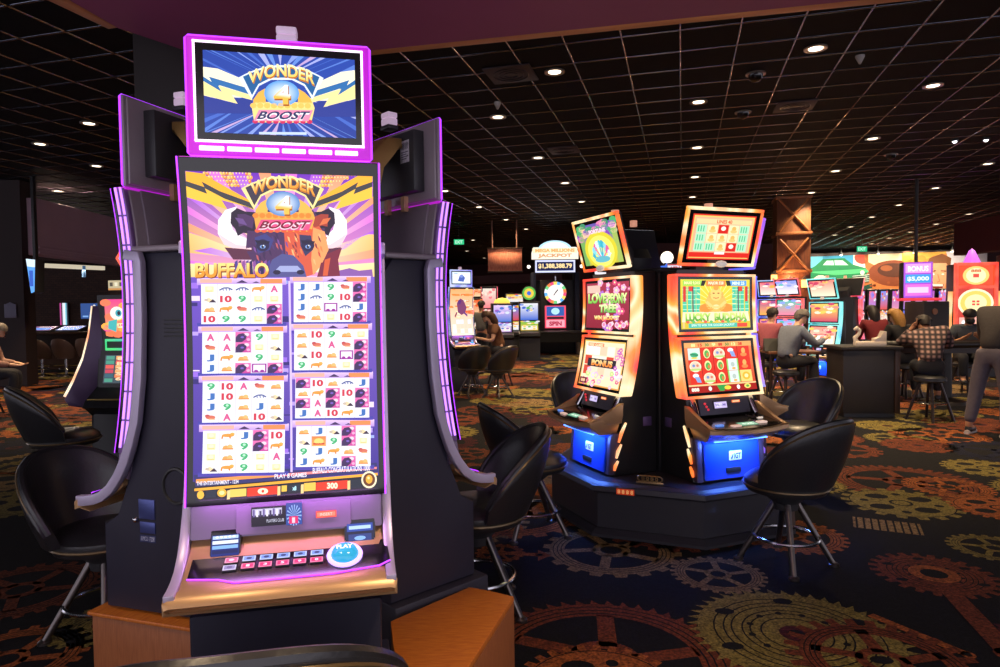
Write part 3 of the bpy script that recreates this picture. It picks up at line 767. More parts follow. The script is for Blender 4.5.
    R = lambda l: [cc(*p) for p in l]
    a.poly(R([(30, 525), (940, 480), (950, 525), (40, 580)]), '#2c2a6c', 2)
    a.poly(R([(42, 545), (420, 525), (420, 540), (42, 562)]), '#ff9a4a', 3); a.poly(R([(420, 528), (940, 500), (940, 510), (420, 540)]), '#ff8a8a', 3)
    for (bx0, by0, bx1, by1, s) in ((45, 556, 245, 574, 'THE ENTERTAINMENT - 1234'), (420, 527, 580, 548, 'PLAY 8 GAMES'), (610, 500, 905, 527, 'BUFFALO CONGRATULATIONS 1000')):
        dy = -(bx1-bx0)*.055
        a.text(s, bx0, by0, bx1, by1, '#f4f0ff', 5, .02, lambda u, v, x, y: cc(x, y+dy*u*.6))
    a.poly(R([(36, 590), (945, 530), (950, 640), (42, 655)]), '#141622', 3)
    a.poly(R([(36, 588), (945, 528), (945, 540), (36, 600)]), '#ffb030', 5)
    for (x0, x1, cl, s) in ((60, 0, 0, 0),): pass
    def cell(x0, x1, y0, y1, col, s=None, tc='#fff0d0'):
        a.poly(R([(x0, y0), (x1, y0-(x1-x0)*.06), (x1, y1-(x1-x0)*.06), (x0, y1)]), col, 6)
        if s: a.text(s, x0+(x1-x0)*.34, y0+6-(x1-x0)*.03, x0+(x1-x0)*.68, y1-5-(x1-x0)*.03, tc, 8, .05, lambda u, v, x, y: cc(x, y))
    cell(45, 84, 600, 636, '#1c2030'); a.ell(*cc(66, 618), 3.4, 4, '#ffc040', 7, 12)
    cell(90, 140, 598, 632, '#23283c'); a.ell(*cc(167, 610), 4.6, 4, '#ffb838', 7, 12); a.ell(*cc(167, 610), 2.6, 2, '#fff0a0', 8, 10)
    cell(204, 284, 596, 632, ('#ffd060', '#e89020')[0]); cell(288, 438, 590, 630, '#e83818', '0'); cell(456, 482, 582, 610, '#ffc848'); cell(490, 548, 580, 612, '#202838', 'x8', '#c0f0ff')
    cell(568, 626, 572, 610, '#ffc850'); cell(628, 790, 570, 610, '#e83818', '300'); cell(796, 860, 560, 600, '#1c2434')
    for x in (200, 444, 560, 796): a.poly(R([(x-8, 600-(x-200)*.06), (x+6, 598-(x-200)*.06), (x+6, 640-(x-200)*.06), (x-8, 642-(x-200)*.06)]), '#ffd890', 7)
    a.ell(*cc(900, 560), 8.2, 8.2, '#fff0c8', 8, 22); a.ell(*cc(900, 560), 6.4, 6.4, '#6a3a18', 9, 20); a.ell(*cc(900, 558), 3.6, 4.2, '#ffb030', 10, 14); a.ell(*cc(897, 552), 1.4, 1.4, '#ffe8a0', 11, 8)
    return a
def header_art():
    q = clampq(quad_q((203.2, 51.2), (352, 60.3), (352.3, 134.4), (203.8, 129.2)))
    a = Art(q); c = lambda x, y: (195+x/5.882, 40+y/5.882)
    a.poly([(200, 45), (355, 45), (355, 140), (200, 140)], ['#2846a4', '#2a4aac', '#223c98', '#2846a4'], 0)
    rg = random.Random(3)
    for k in range(72):
        t = rad(k*5+rg.uniform(-1.5, 1.5)); w = rad(rg.uniform(.4, 1.5)); col = rg.choice(['#88a0ec', '#a8b0f0', '#5a80d8', '#c8a8d8', '#4468c8', '#6890e0'])
        o = (278, 92); r0 = rg.uniform(14, 40)
        a.poly([(o[0]+r0*math.cos(t), o[1]+r0*.7*math.sin(t)), (o[0]+130*math.cos(t-w), o[1]+130*math.sin(t-w)), (o[0]+130*math.cos(t+w), o[1]+130*math.sin(t+w))], col, 1)
    def f(x, y): return c(490+(x-490)*1.19, 175+(y-85)*1.20)
    P = lambda l, m: [c(970-x if m else x, y+(16 if m else 0)) for x, y in l]
    for m in (0, 1):
        a.poly(P([(46, 160), (130, 170), (320, 250), (320, 330), (46, 330)], m), '#fff6d8', 2)
        a.poly(P([(46, 215), (95, 245), (80, 215), (320, 285), (320, 318), (135, 262), (160, 300), (130, 310), (46, 255)], m), '#2f6fb0', 3)
        a.poly(P([(46, 240), (150, 300), (130, 265), (320, 318), (320, 345), (205, 315), (238, 366), (46, 318)], m), '#ffe9a0', 4)
        a.poly(P([(46, 320), (238, 368), (215, 330), (320, 346), (320, 420), (46, 420)], m), '#2c3c94', 4)
    wonder_logo(a, f, 5, True)
    a.rect(*c(355, 522), *c(630, 537), '#c8d8f8', 3)
    return a
MAIN_ART, HEAD_ART = None, None

def rail_pts():
    c = [(.02, 1.745), (.08, 1.735), (.092, 1.70), (.09, 1.5), (.078, 1.3), (.056, 1.15), (.030, 1.07), (.004, 1.005), (-.03, .946), (-.07, .897), (-.115, .864), (-.16, .848), (-.20, .841), (-.236, .839)]
    return c
def offset_ribbon(c, w):
    out = []
    for i, p in enumerate(c):
        a = c[max(0, i-1)]; b = c[min(len(c)-1, i+1)]; d = math.hypot(b[0]-a[0], b[1]-a[1])
        out.append((p[0]-(b[1]-a[1])/d*w*-1, p[1]+(b[0]-a[0])/d*w*-1))
    return out

def make_tall_machine(label, loc, deg):
    t = thing('slot_machine', label, 'slot machine', loc, deg, None)
    # cabinet: narrower than the rails, on a black pedestal
    cab = MB().prism([(.05, 1.735), (.03, 1.06), (-.03, .93), (-.07, .80), (-.15, .78), (-.15, .47), (.255, .47), (.255, 1.69), (.22, 1.735)], -.240, .240, 'x', .012).build('cabinet', CABTINT, t)
    MB().box(-.262, .262, .03, .262, 1.735, 1.757, .008).build('cabinet_top', GREYSH, cab)
    for s in (1,):
        v = MB()
        for k in range(5): v.box(s*.240-.003, s*.240+.003, .15, .25, 1.50-k*.014, 1.505-k*.014, .001)
        v.build('side_vent', BLACK, cab)
        p = MB().box(s*.240-.004, s*.240+.004, .015, .085, .805, .875, .002).box(s*.240-.004, s*.240+.004, .018, .085, .755, .795, .002)
        p.build('data_plate', mat('blue_steel_plate', '#5660a0', .35, .6), cab)
        lab = Art(); lab.rect(0, 0, 1, 1, '#3c4068', 0)
        for k in range(2): lab.text(['10 MCO', '17208'][k], .08+.5*k, .2, .5+.42*k, .8, '#c8c8e0', 1)
        lab.build('serial_sticker', (lambda s: lambda u, v: ((s*.2415, .015+.07*u if s > 0 else .085-.07*u, .748-.026*v), (s, 0, 0)))(s), print_mat('sticker_print'), cab)
        lk = MB()
        for k in range(24): pass
        lk.tube([(s*.241, .18+.055*math.cos(2*PI*k/24), .93+.06*math.sin(2*PI*k/24)) for k in range(24)], .006, 6, True)
        lk.build('lock_ring', BLACK, cab)
        lk = MB().ball((s*.242, .0, .80), .012, n=10); lk.build('key_lock', CHROME, cab)
    # curved screen unit
    hs = MB().strip(ribbon(ZS, 0, 0, .006, .058), -.243, .243, 'x', .008).build('screen_housing', GREYSH, t)
    MB().strip(ribbon(ZS, 0, 0, -.004, .008), -.262, .262, 'x', .003).build('screen_glass', BLACKGLOSS, hs)
    global MAIN_ART, HEAD_ART
    if MAIN_ART is None: MAIN_ART = main_screen_art(); HEAD_ART = header_art()
    MAIN_ART.build('screen', main_map(-.241, .243, 1.050, 1.922, .0055), ARTM, hs, slices=22, eps=.00025)
    for s in (-1, 1):
        MB().strip(ribbon(ZS, 0, 0, -.0065, -.003), s*.2595-.0022, s*.2595+.0022, 'x').build('edge_light', PURPLE_EDGE, hs)
        sl = MB().strip(ribbon(ZS, 0, 0, .009, .052), min(s*.243, s*.261), max(s*.243, s*.261), 'x', .003).build('side_panel', mat('violet_side_panel', '#8a68a8', .4, .2), hs)
        for k in range(9):
            za, zb = SZ0+.02+k*.101, SZ0+.02+k*.101+.094
            z2 = [za+(zb-za)*i/3 for i in range(4)]
            MB().strip([(scurve(z)+.013, z) for z in z2]+[(scurve(z)+.022, z) for z in z2[::-1]], min(s*.261, s*.2635), max(s*.261, s*.2635), 'x').strip([(scurve(z)+.034, z) for z in z2]+[(scurve(z)+.043, z) for z in z2[::-1]], min(s*.261, s*.2635), max(s*.261, s*.2635), 'x').build('led_strip', PURPLE_LED, sl)
    bk = MB().strip([(scurve(z)+.056, z) for z in ZS]+[(scurve(z)+.066, z) for z in ZS[::-1]], -.20, .20, 'x', .004).build('back_cover', mat('grey_cover', '#8a7e8a', .45, .3), hs)
    MB().box(-.258, .258, scurve(1.955)+.008, scurve(1.955)+.06, 1.953, 1.961, .002).build('top_light', MAGENTA, hs)
    # side rails that run down and out to the deck
    rp = rail_pts(); ro = offset_ribbon(rp, .036)
    for s in (-1, 1):
        x0, x1 = (s*.250, s*.276)
        MB().strip(rp+ro[::-1], min(x0, x1), max(x0, x1), 'x', .006).build('side_rail', SILVER, t)
    # front belly panel under the screen, with displays
    bp = MB().prism([(-.060, 1.036), (-.066, .99), (-.075, .952), (-.02, .94), (.0, 1.03)], -.249, .249, 'x', .006).build('belly_panel', GUNMETAL, t)
    MB().prism([(-.064, 1.030), (-.070, .99), (-.078, .958), (-.06, .958), (-.055, 1.03)], -.135, .165, 'x', .004).build('centre_panel', mat('violet_panel', '#857090', .35, .5), bp)
    d = Art(); d.rect(0, 0, 1, 1, '#10101c', 0); d.rect(.02, .1, .6, .42, '#c8c4e0', 1)
    for k in range(9): d.rect(.03+.065*k, .12+.04*(k % 3), .07+.065*k, .5, ['#6a5a9a', '#e8e0f8', '#383058'][k % 3], 2)
    d.text('PLAYERS CLUB', .3, .66, .64, .82, '#d8d8f0', 2); d.rect(.68, -.1, 1, 1.05, '#2c4a9c', 1)
    for k in range(16):
        t_ = 2*PI*k/16; d.poly([(.84, .55), (.84+.15*math.cos(t_), .55+.55*math.sin(t_)), (.84+.15*math.cos(t_+.16), .55+.55*math.sin(t_+.16))], '#90b0e8', 2)
    d.rect(.74, .6, .92, .98, '#e02868', 3); d.text('1', .8, .66, .86, .94, '#ffd0e0', 4, .05)
    d.build('club_display', plane_map((-.094, -.0755, 1.028), (.036, -.0755, 1.028), (-.094, -.0835, .978)), ARTM, bp, eps=.0006)
    d = Art(); d.rect(0, 0, 1, 1, '#ff5a4a', 0); d.rect(.06, .2, .94, .8, '#ff8a70', 1); d.text('INSERT', .2, .3, .8, .7, '#ffe0d8', 2)
    d.build('bill_prompt', plane_map((.072, -.079, 1.006), (.126, -.079, 1.006), (.072, -.0815, .988)), ARTM, bp, eps=.0006)
    # bronze console deck, flared towards the player
    def deck_pt(x, y): return (x, y, .905+(y+.09)*.30)
    ys = [-.045, -.075, -.11, -.16, -.20, -.228, -.240]; hw = [.249, .249, .249, .249, .249, .278, .277]; zt = [.952, .927, .909, .890, .876, .868, .861]
    rings = []
    for y, w, z in zip(ys, hw, zt):
        rings.append([(-w, y, z-.035), (-w, y, z-.006), (-w+.012, y, z), (w-.012, y, z), (w, y, z-.006), (w, y, z-.035)])
    rings.append([(-.27, -.246, .835), (-.272, -.247, .843), (-.262, -.248, .847), (.262, -.248, .847), (.272, -.247, .843), (.27, -.246, .835)])
    rings.append([(-.25, -.20, .815), (-.25, -.20, .817), (-.24, -.20, .819), (.24, -.20, .819), (.25, -.20, .817), (.25, -.20, .815)])
    dk = MB().loft(rings).build('console', BRONZE, t, angle=30)
    pts = [(-.236, -.088), (.258, -.088), (.264, -.172), (.235, -.188), (.12, -.201), (-.12, -.201), (-.16, -.186), (-.235, -.176)]
    def zp(y): return .9135+(y+.088)*.355
    glass = MB()
    for off, nm in ((0, 0),):
        glass.add([(x, y, zp(y)+.004) for x, y in pts]+[(x, y, zp(y)-.012) for x, y in pts], [tuple(range(8))]+[tuple(range(15, 7, -1))]+[(i, (i+1) % 8, 8+(i+1) % 8, 8+i) for i in range(8)])
    gl = glass.build('button_panel', BLACKGLOSS, dk, smooth=False)
    MB().tube([(x, y, zp(y)+.005) for x, y in pts[2:]], .0025, 6).build('panel_light', PURPLE_EDGE, gl)
    pm = lambda x0, x1, y0, y1, off=.0125: plane_map((x0, y0, zp(y0)+off), (x1, y0, zp(y0)+off), (x0, y1, zp(y1)+off))
    def button(x, y, w, d, face, rim, txt, tc):
        b = MB(); M = Matrix.Translation((x, y, zp(y)+.0045)) @ Matrix.Rotation(math.atan(.355), 4, 'X')
        b.box(-w, w, -d, d, -.006, .004, .002, M=M); o = b.build('button', BLACK, gl)
        a = Art(); a.rect(0, 0, 1, 1, rim, 0); a.rect(.1, .14, .9, .86, face, 1)
        if txt: a.text(txt, .36, .3, .64, .74, tc, 2, .04)
        else: a.ell(.5, .5, .22, .24, tc, 2, 10)
        a.build('button_face', pm(x-w*.94, x+w*.94, y+d*.94, y-d*.94, .0093), ARTM, o, eps=.0005)
    for k in range(5):
        x = -.095+.0425*k
        button(x, -.125, .017, .0095, '#7a98e8', '#c0d0ff', None, '#38487c'); button(x, -.151, .017, .0095, '#e8306c', '#ff80a8', '13598'[k], '#ffe0f0')
    button(-.138, -.126, .017, .0095, '#e85a90', '#ff9cc0', None, '#ffd0e8'); button(-.139, -.152, .017, .0095, '#9088b8', '#d0c8e8', None, '#6a6090')
    M = Matrix.Translation((.147, -.140, zp(-.14)+.004)) @ Matrix.Rotation(math.atan(.355), 4, 'X')
    b = MB().lathe([(.002, .03), (.018, .028), (.03, .02), (.036, .008), (.037, 0), (.002, 0)], n=26)
    pb = b.build('play_button', mat('teal_button_dome', '#2a7fae', .15, 0, '#35b8e0', .7), gl, M=M)
    MB().tube([(.041*math.cos(2*PI*k/26), .041*math.sin(2*PI*k/26), .004) for k in range(26)], .006, 8, True).build('button_ring', glow('button_ring_light', '#c8a8ff', 1.4), pb, M=M)
    a = Art(); a.text('PLAY', 0, 0, 1, 1, '#f4ffff', 1, .05)
    a.build('button_text', lambda u, v: (M @ Vector((-.021+.042*u, .004-.016*v, .0345)), (0, -.3, 1)), ARTM, pb)
    for nm, en, lc, loc_, rx, sx_ in (('console_glow_fill', .55, (.75, .25, 1), (0, -.10, 1.05), 20, .46),):  # purple fill added to brighten belly panel and deck, no lamp built
        L = bpy.data.lights.new(nm, 'AREA'); L.shape = 'RECTANGLE'; L.size = sx_; L.size_y = .02; L.energy = en; L.color = lc
        lo = bpy.data.objects.new(nm, L); COL.objects.link(lo); lo.parent = t; lo.location = loc_; lo.rotation_euler = (rad(rx), 0, 0)
    # ticket printer and bill slot standing out of the deck
    tk = MB().prism([(-.072, .972), (-.10, .915), (-.10, .9), (-.02, .9), (-.02, .975)], -.197, -.120, 'x', .005).build('ticket_slot', BLACKGLOSS, t)
    a = Art(); a.rect(0, 0, 1, 1, '#20307c', 0)
    for k in range(4): a.rect(.04, .04+.23*k, .96, .2+.23*k, ['#b8d4ff', '#e8f4ff', '#88b8f8', '#20285c'][k], 1)
    for k in range(5): a.ell(.2+.15*k, .1, .06, .05, '#ffffff', 2, 8)
    a.build('ticket_light', plane_map((-.193, -.0795, .962), (-.124, -.0795, .962), (-.193, -.1035, .914)), ARTM, tk)
    bl = MB().prism([(-.072, .972), (-.085, .915), (-.10, .9), (-.02, .9), (-.02, .975)], .146, .229, 'x', .005).build('bill_slot', BLACKGLOSS, t)
    a = Art(); a.rect(0, 0, 1, 1, '#101838', 0); a.rect(.05, .06, .95, .42, '#2848a8', 1); a.rect(.12, .16, .88, .32, '#b8d8ff', 2); a.rect(.1, .55, .9, .92, '#283c80', 1); a.ell(.5, .74, .2, .1, '#88b8ff', 2, 12)
    a.build('bill_light', plane_map((.149, -.0755, .966), (.226, -.0755, .966), (.149, -.0925, .912)), ARTM, bl)
    # header display on a bronze arm
    hd = MB().box(-.237, .241, -.014, .004, 1.966, 2.282, .006, 2).build('header', GREYSH, t)
    MB().box(-.2345, .2385, -.018, -.012, 1.9685, 2.2795, .004, 2).build('header_face', MAGENTA, hd)
    MB().box(-.228, .232, .003, .014, 1.974, 2.274, .006).build('header_back', GREYSH, hd)
    rl = MB()
    for yy in (-.010,): rl.tube([(-.230, yy, 1.967), (.234, yy, 1.967), (.241, yy, 1.974), (.241, yy, 2.275), (.234, yy, 2.282), (-.230, yy, 2.282), (-.237, yy, 2.275), (-.237, yy, 1.974)], .0042, 6, True)
    rl.build('header_rim_light', PURPLE_EDGE, hd)
    fr = MB()
    for x0, x1, z0, z1 in ((-.218, .222, 2.262, 2.268), (-.218, .222, 2.002, 2.008), (-.218, -.212, 2.002, 2.268), (.216, .222, 2.002, 2.268)): fr.box(x0, x1, -.0235, -.017, z0, z1, .001)
    fr.build('header_inner_light', WHITE_LED, hd)
    MB().box(-.212, .216, -.0215, -.016, 2.008, 2.262).build('header_bezel', BLACKGLOSS, hd)
    HEAD_ART.build('header_screen', flat_map(-.192, .200, 2.027, 2.242, -.0225), ARTM, hd, eps=.00025)
    for k in range(6): MB().box(-.208+.07*k, -.146+.07*k, -.0225, -.016, 1.980, 1.992, .002).build('header_led', WHITE_LED, hd)
    MB().box(-.16, .165, .012, .062, 2.01, 2.245, .004).build('electronics_box', BLACK, hd)
    MB().prism([(.07, 2.18), (.11, 2.17), (.17, 2.10), (.20, 1.98), (.21, 1.757), (.25, 1.757), (.245, 2.0), (.21, 2.14), (.14, 2.215), (.07, 2.22)], -.10, .10, 'x', .012).build('support_arm', mat('gold_arm', '#a8834e', .34, .6), t)
    for x in (-.06, .06): MB().box(x-.012, x+.012, .03, .05, 1.94, 2.0).build('bracket', BRONZE, hd)
    a = Art(); a.rect(0, 0, 1, 1, '#dcd8e2', 0)
    for k in range(4): a.rect(.1, .5+.1*k, .9-.2*(k % 2), .55+.1*k, '#7c7888', 1)
    for k in range(9): a.rect(.1+.09*k, .1, .14+.09*k+.02*(k % 2), .4, '#5c5868', 1)
    a.build('barcode_sticker', lambda u, v: ((-.07-.06*u, .0628, 2.21-.085*v), (0, 1, 0)), print_mat('sticker_print'), hd)
    # service candle on top
    cd = MB().box(-.014, .046, .03, .08, 2.275, 2.292, .004).build('candle_base', BLACK, t)
    MB().box(-.012, .044, .032, .078, 2.292, 2.321, .006).box(-.012, .044, .032, .078, 2.321, 2.344, .006).build('candle_light', mat('frosted_candle', '#d8c8d4', .35, 0, '#d8b8d8', .35), cd)
    return t
HUBA = 12.5
HUB = Vector((-.732, 2.435))
def nrm(deg): return Vector((math.sin(rad(deg)), -math.cos(rad(deg))))
T1 = make_tall_machine('tall purple lit slot machine with buffalo artwork and eight small reel boards', (-.593, 1.852, 0), HUBA)
pL = HUB+nrm(HUBA-120)*.53; pR = HUB+nrm(HUBA+120)*.47
T2 = dup(T1, (pL.x, pL.y, 0), HUBA-120, 'slot machine turned away beside the wooden stand, blue plates on its dark side', scale=1.015)
T3 = dup(T1, (pR.x, pR.y, 0), HUBA+120, 'slot machine seen from behind with white barcode sticker on its header back')
# pedestals under the three machines and the wooden wedge between two of them
def pedestal(deg, p, m, label, y0=-.15):
    t = thing('machine_pedestal', label, 'pedestal', (p[0], p[1], 0), deg)
    MB().box(-.275, .275, y0, .26, .03, .468, .008).build('box', m, t)
    MB().box(-.265, .265, y0+.02, .25, 0, .03).build('toe_kick', BLACK, t)
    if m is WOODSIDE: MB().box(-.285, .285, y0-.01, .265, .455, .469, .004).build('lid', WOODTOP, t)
    else: MB().box(-.26, .26, y0-.012, y0, .07, .43, .004).build('access_door', BLACK, t)
    return t
pedestal(HUBA, (-.593, 1.852), CABTINT, 'black pedestal under the purple lit machine with the buffalo screen')
pedestal(HUBA-120, pL, WOODSIDE, 'brown wood pedestal under the machine with blue plates', -.19)
pedestal(HUBA+120, pR, CABTINT, 'black pedestal behind the orange wood wedge', -.19)
W = [(-.40, 2.32), (-.135, 2.60), (-.06, 2.565), (.040, 2.511), (-.111, 2.01), (-.315, 1.95), (-.365, 2.16)]
t = thing('wedge_cabinet', 'orange wood wedge shaped cabinet beside the tall purple machine', 'cabinet', (-.2, 2.25, 0))
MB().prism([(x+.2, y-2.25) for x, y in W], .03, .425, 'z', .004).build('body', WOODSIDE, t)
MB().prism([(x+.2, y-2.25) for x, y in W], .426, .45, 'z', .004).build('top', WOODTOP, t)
MB().prism([((x+.2)*.95, (y-2.25)*.95) for x, y in W], 0, .03, 'z').build('toe_kick', BLACK, t)
# stools around it
chair(-.13, 3.42, (-.98, -.12), 'black stool with gold edged back beside the orange wood wedge', s=1.03)
chair(-1.93, 3.20, (.94, -.30), 'black stool by the wood pedestal, back towards the picture edge', s=.97)
chair(-.54, 1.445, (-.19, .98), 'black stool in front of the buffalo machine, only its back top showing', s=1.078)
# ------------------------------------------------------------------ four-sided carousel of two-screen machines
def flame(name, cols, s=1.25, scale=2.2):
    if name in MATS: return MATS[name]
    m = bpy.data.materials.new(name); m.use_nodes = True; nt = m.node_tree; b = nt.nodes['Principled BSDF']
    tc = nt.nodes.new('ShaderNodeTexCoord'); nz = nt.nodes.new('ShaderNodeTexNoise'); nz.inputs['Scale'].default_value = scale; nz.inputs['Detail'].default_value = 1
    cr = nt.nodes.new('ShaderNodeValToRGB'); nt.links.new(tc.outputs['Object'], nz.inputs['Vector']); nt.links.new(nz.outputs['Fac'], cr.inputs[0])
    el = cr.color_ramp.elements
    while len(el) < len(cols): el.new(.5)
    for i, c in enumerate(cols): el[i].position = .32+.36*i/(len(cols)-1); el[i].color = (*lin(c), 1)
    nt.links.new(cr.outputs[0], b.inputs['Emission Color']); b.inputs['Emission Strength'].default_value = s; nz.inputs['Distortion'].default_value = .8; b.inputs['Base Color'].default_value = (.3, .2, .15, 1); b.inputs['Roughness'].default_value = .3
    MATS[name] = m; return m
FLAME = flame('flame_coloured_light', ['#ff3a2c', '#ff7420', '#ffa63a', '#ffeec0', '#ff8a3a', '#ff3c40'])
FLAME2 = flame('violet_blue_light', ['#5a6aff', '#9a5cff', '#d060e8', '#8fa0ff'], 1.1)
FLAMEW = flame('white_light', ['#dfe6ff', '#f4f4ff', '#ffffff'], 1.0)
TEAL = flame('teal_light', ['#22c0d0', '#48e8e8', '#80f4f0', '#30b8e0'], 1.1)
PINKL = flame('pink_red_light', ['#ff3058', '#ff7a90', '#ff4a3a', '#ff90c0'], 1.0)
BLUEL = flame('blue_light', ['#2a60ff', '#60a0ff', '#a0d0ff', '#4060f0'], 1.0)
BLUEPANEL = mat('blue_lit_door', '#1c4fd0', .35, .1, vary=.1)
GC = Vector((1.30, 5.15)); GD = 22
def gprof(z):        # screens' front, measured outwards (-y)
    k = z-1.62
    return -(.055+.0*k+(.20*k*k if k < 0 else .05*k*k))
def slab(z0, z1, f, b, x0, x1, n=8):
    zs = [z0+(z1-z0)*i/n for i in range(n+1)]
    return [(gprof(z)+f, z) for z in zs]+[(gprof(z)+b, z) for z in zs[::-1]]
def gmap(x0, x1, z0, z1, off):
    def mp(u, v):
        z = z1+(z0-z1)*v
        return ((x0+(x1-x0)*u, gprof(z)+off, z), (0, -1, 0))
    return mp
def flower(a, x, y, r, c, L, n=5, asp=1.3):
    for k in range(n):
        t = 2*PI*k/n; a.ell(x+r*.6*math.cos(t), y+asp*r*.6*math.sin(t), r*.5, r*.5*asp, c, L, 8)
    a.ell(x, y, r*.35, r*.35*asp, '#fff0b0', L+1, 8)
def art_blossom(kind):
    a = Art(); rg = random.Random(5)
    if kind == 'header':
        a.rect(0, 0, 1, 1, ('#6a58b0', '#c8c040'), 0)
        for k in range(40):
            a.ell(rg.random(), rg.random()*.35, .09, .08, rg.choice(['#e080b0', '#50b070', '#8a4ab8', '#f0c8a0', '#40906a', '#e8a0d0']), 1, 8)
        a.rect(0, .2, .12, 1, '#78b060', 1); a.rect(.88, .2, 1, 1, '#a8c060', 1)
        a.ell(.5, .66, .42, .46, '#e0d23a', 2, 28); a.ell(.5, .68, .34, .38, '#f4ec70', 3, 28)
        for k in range(9):
            t = rad(-165+k*18.7); c = ['#3cb0c8', '#88d8e8', '#e060a0', '#d8f0f8', '#50c0d0'][k % 5]
            a.ell(.5+.2*math.cos(t), .84+.34*math.sin(t), .035+.02*(k % 2), .10, c, 4, 12)
            a.line([(.5, .88), (.5+.26*math.cos(t), .88+.44*math.sin(t))], .03, c, 4)
        a.ell(.5, .88, .2, .08, '#68b8c8', 5, 16); a.text('FORTUNE', .3, .14, .74, .24, '#ffd8ec', 5, .05)
    elif kind == 'upper':
        a.rect(0, 0, 1, 1, ('#a8304a', '#8c1a30'), 0)
        for k in range(50):
            x, y = rg.uniform(.25, 1), rg.uniform(0, 1)
            if x > .45 or y < .45: flower(a, x, y, rg.uniform(.03, .07), rg.choice(['#f07ab4', '#ffb0d4', '#e04a7a', '#ffd0e0', '#d86aa8', '#b070d0']), 1, 5, 1.2)
        a.rect(.02, .05, .34, .22, '#e8c0b0', 1)
        a.text('LOVE', .04, .24, .5, .46, '#3a7a30', 4, .08); a.text('LOVE', .04, .23, .5, .45, ('#e8f8a0', '#88c850'), 5, .05)
        a.text('PEONY', .52, .25, .96, .47, '#3a7a30', 4, .08); a.text('PEONY', .52, .24, .96, .46, ('#e8f8a0', '#88c850'), 5, .05)
        a.text('TREE', .32, .49, .72, .66, '#3a7a30', 4, .08); a.text('TREE', .32, .48, .72, .65, ('#f0ffb0', '#78c050'), 5, .05)
        a.text('WIN JACKPOT', .2, .72, .8, .84, ('#fff0a0', '#ffb040'), 6, .05)
        for x in (.45, .6, .75, .9): a.ell(x, .92, .05, .06, '#ffc8e0', 4, 12); a.ell(x, .92, .03, .036, '#f088b0', 5, 10)
    else:
        a.rect(0, 0, 1, 1, ('#f0c060', '#e8a050'), 0); a.rect(.02, .03, .98, .97, '#f8e8c0', 1)
        for i in range(5):
            for j in range(3): a.rect(.06+.18*i, .12+.22*j, .23+.18*i, .32+.22*j, rg.choice(['#fff4e0', '#f4d0b0', '#d84a38', '#ffe0c8', '#fff0f4']), 2)
        a.rect(.10, .06, .5, .14, '#e86840', 2); a.text('FREE GAMES', .12, .07, .48, .13, '#fff0c0', 3, .03)
        a.rect(.14, .4, .84, .58, '#2c2430', 3); a.text('BONUS', .24, .42, .76, .56, ('#ffd890', '#f08838'), 4, .06)
        for k in range(26): flower(a, rg.uniform(.1, 1), rg.uniform(.66, .98), rg.uniform(.03, .06), rg.choice(['#f080b8', '#ffc0dc', '#e05088', '#c8e090', '#ffd8e8']), 5, 5, 1.2)
        for k in range(10): flower(a, rg.uniform(.82, .98), rg.uniform(.1, .66), .04, rg.choice(['#f090c0', '#d870b0', '#c060c8']), 5)
        a.rect(.02, .84, .2, .97, '#70203a', 6); a.text('88', .05, .87, .16, .94, '#ffd0a0', 7, .04)
    return a
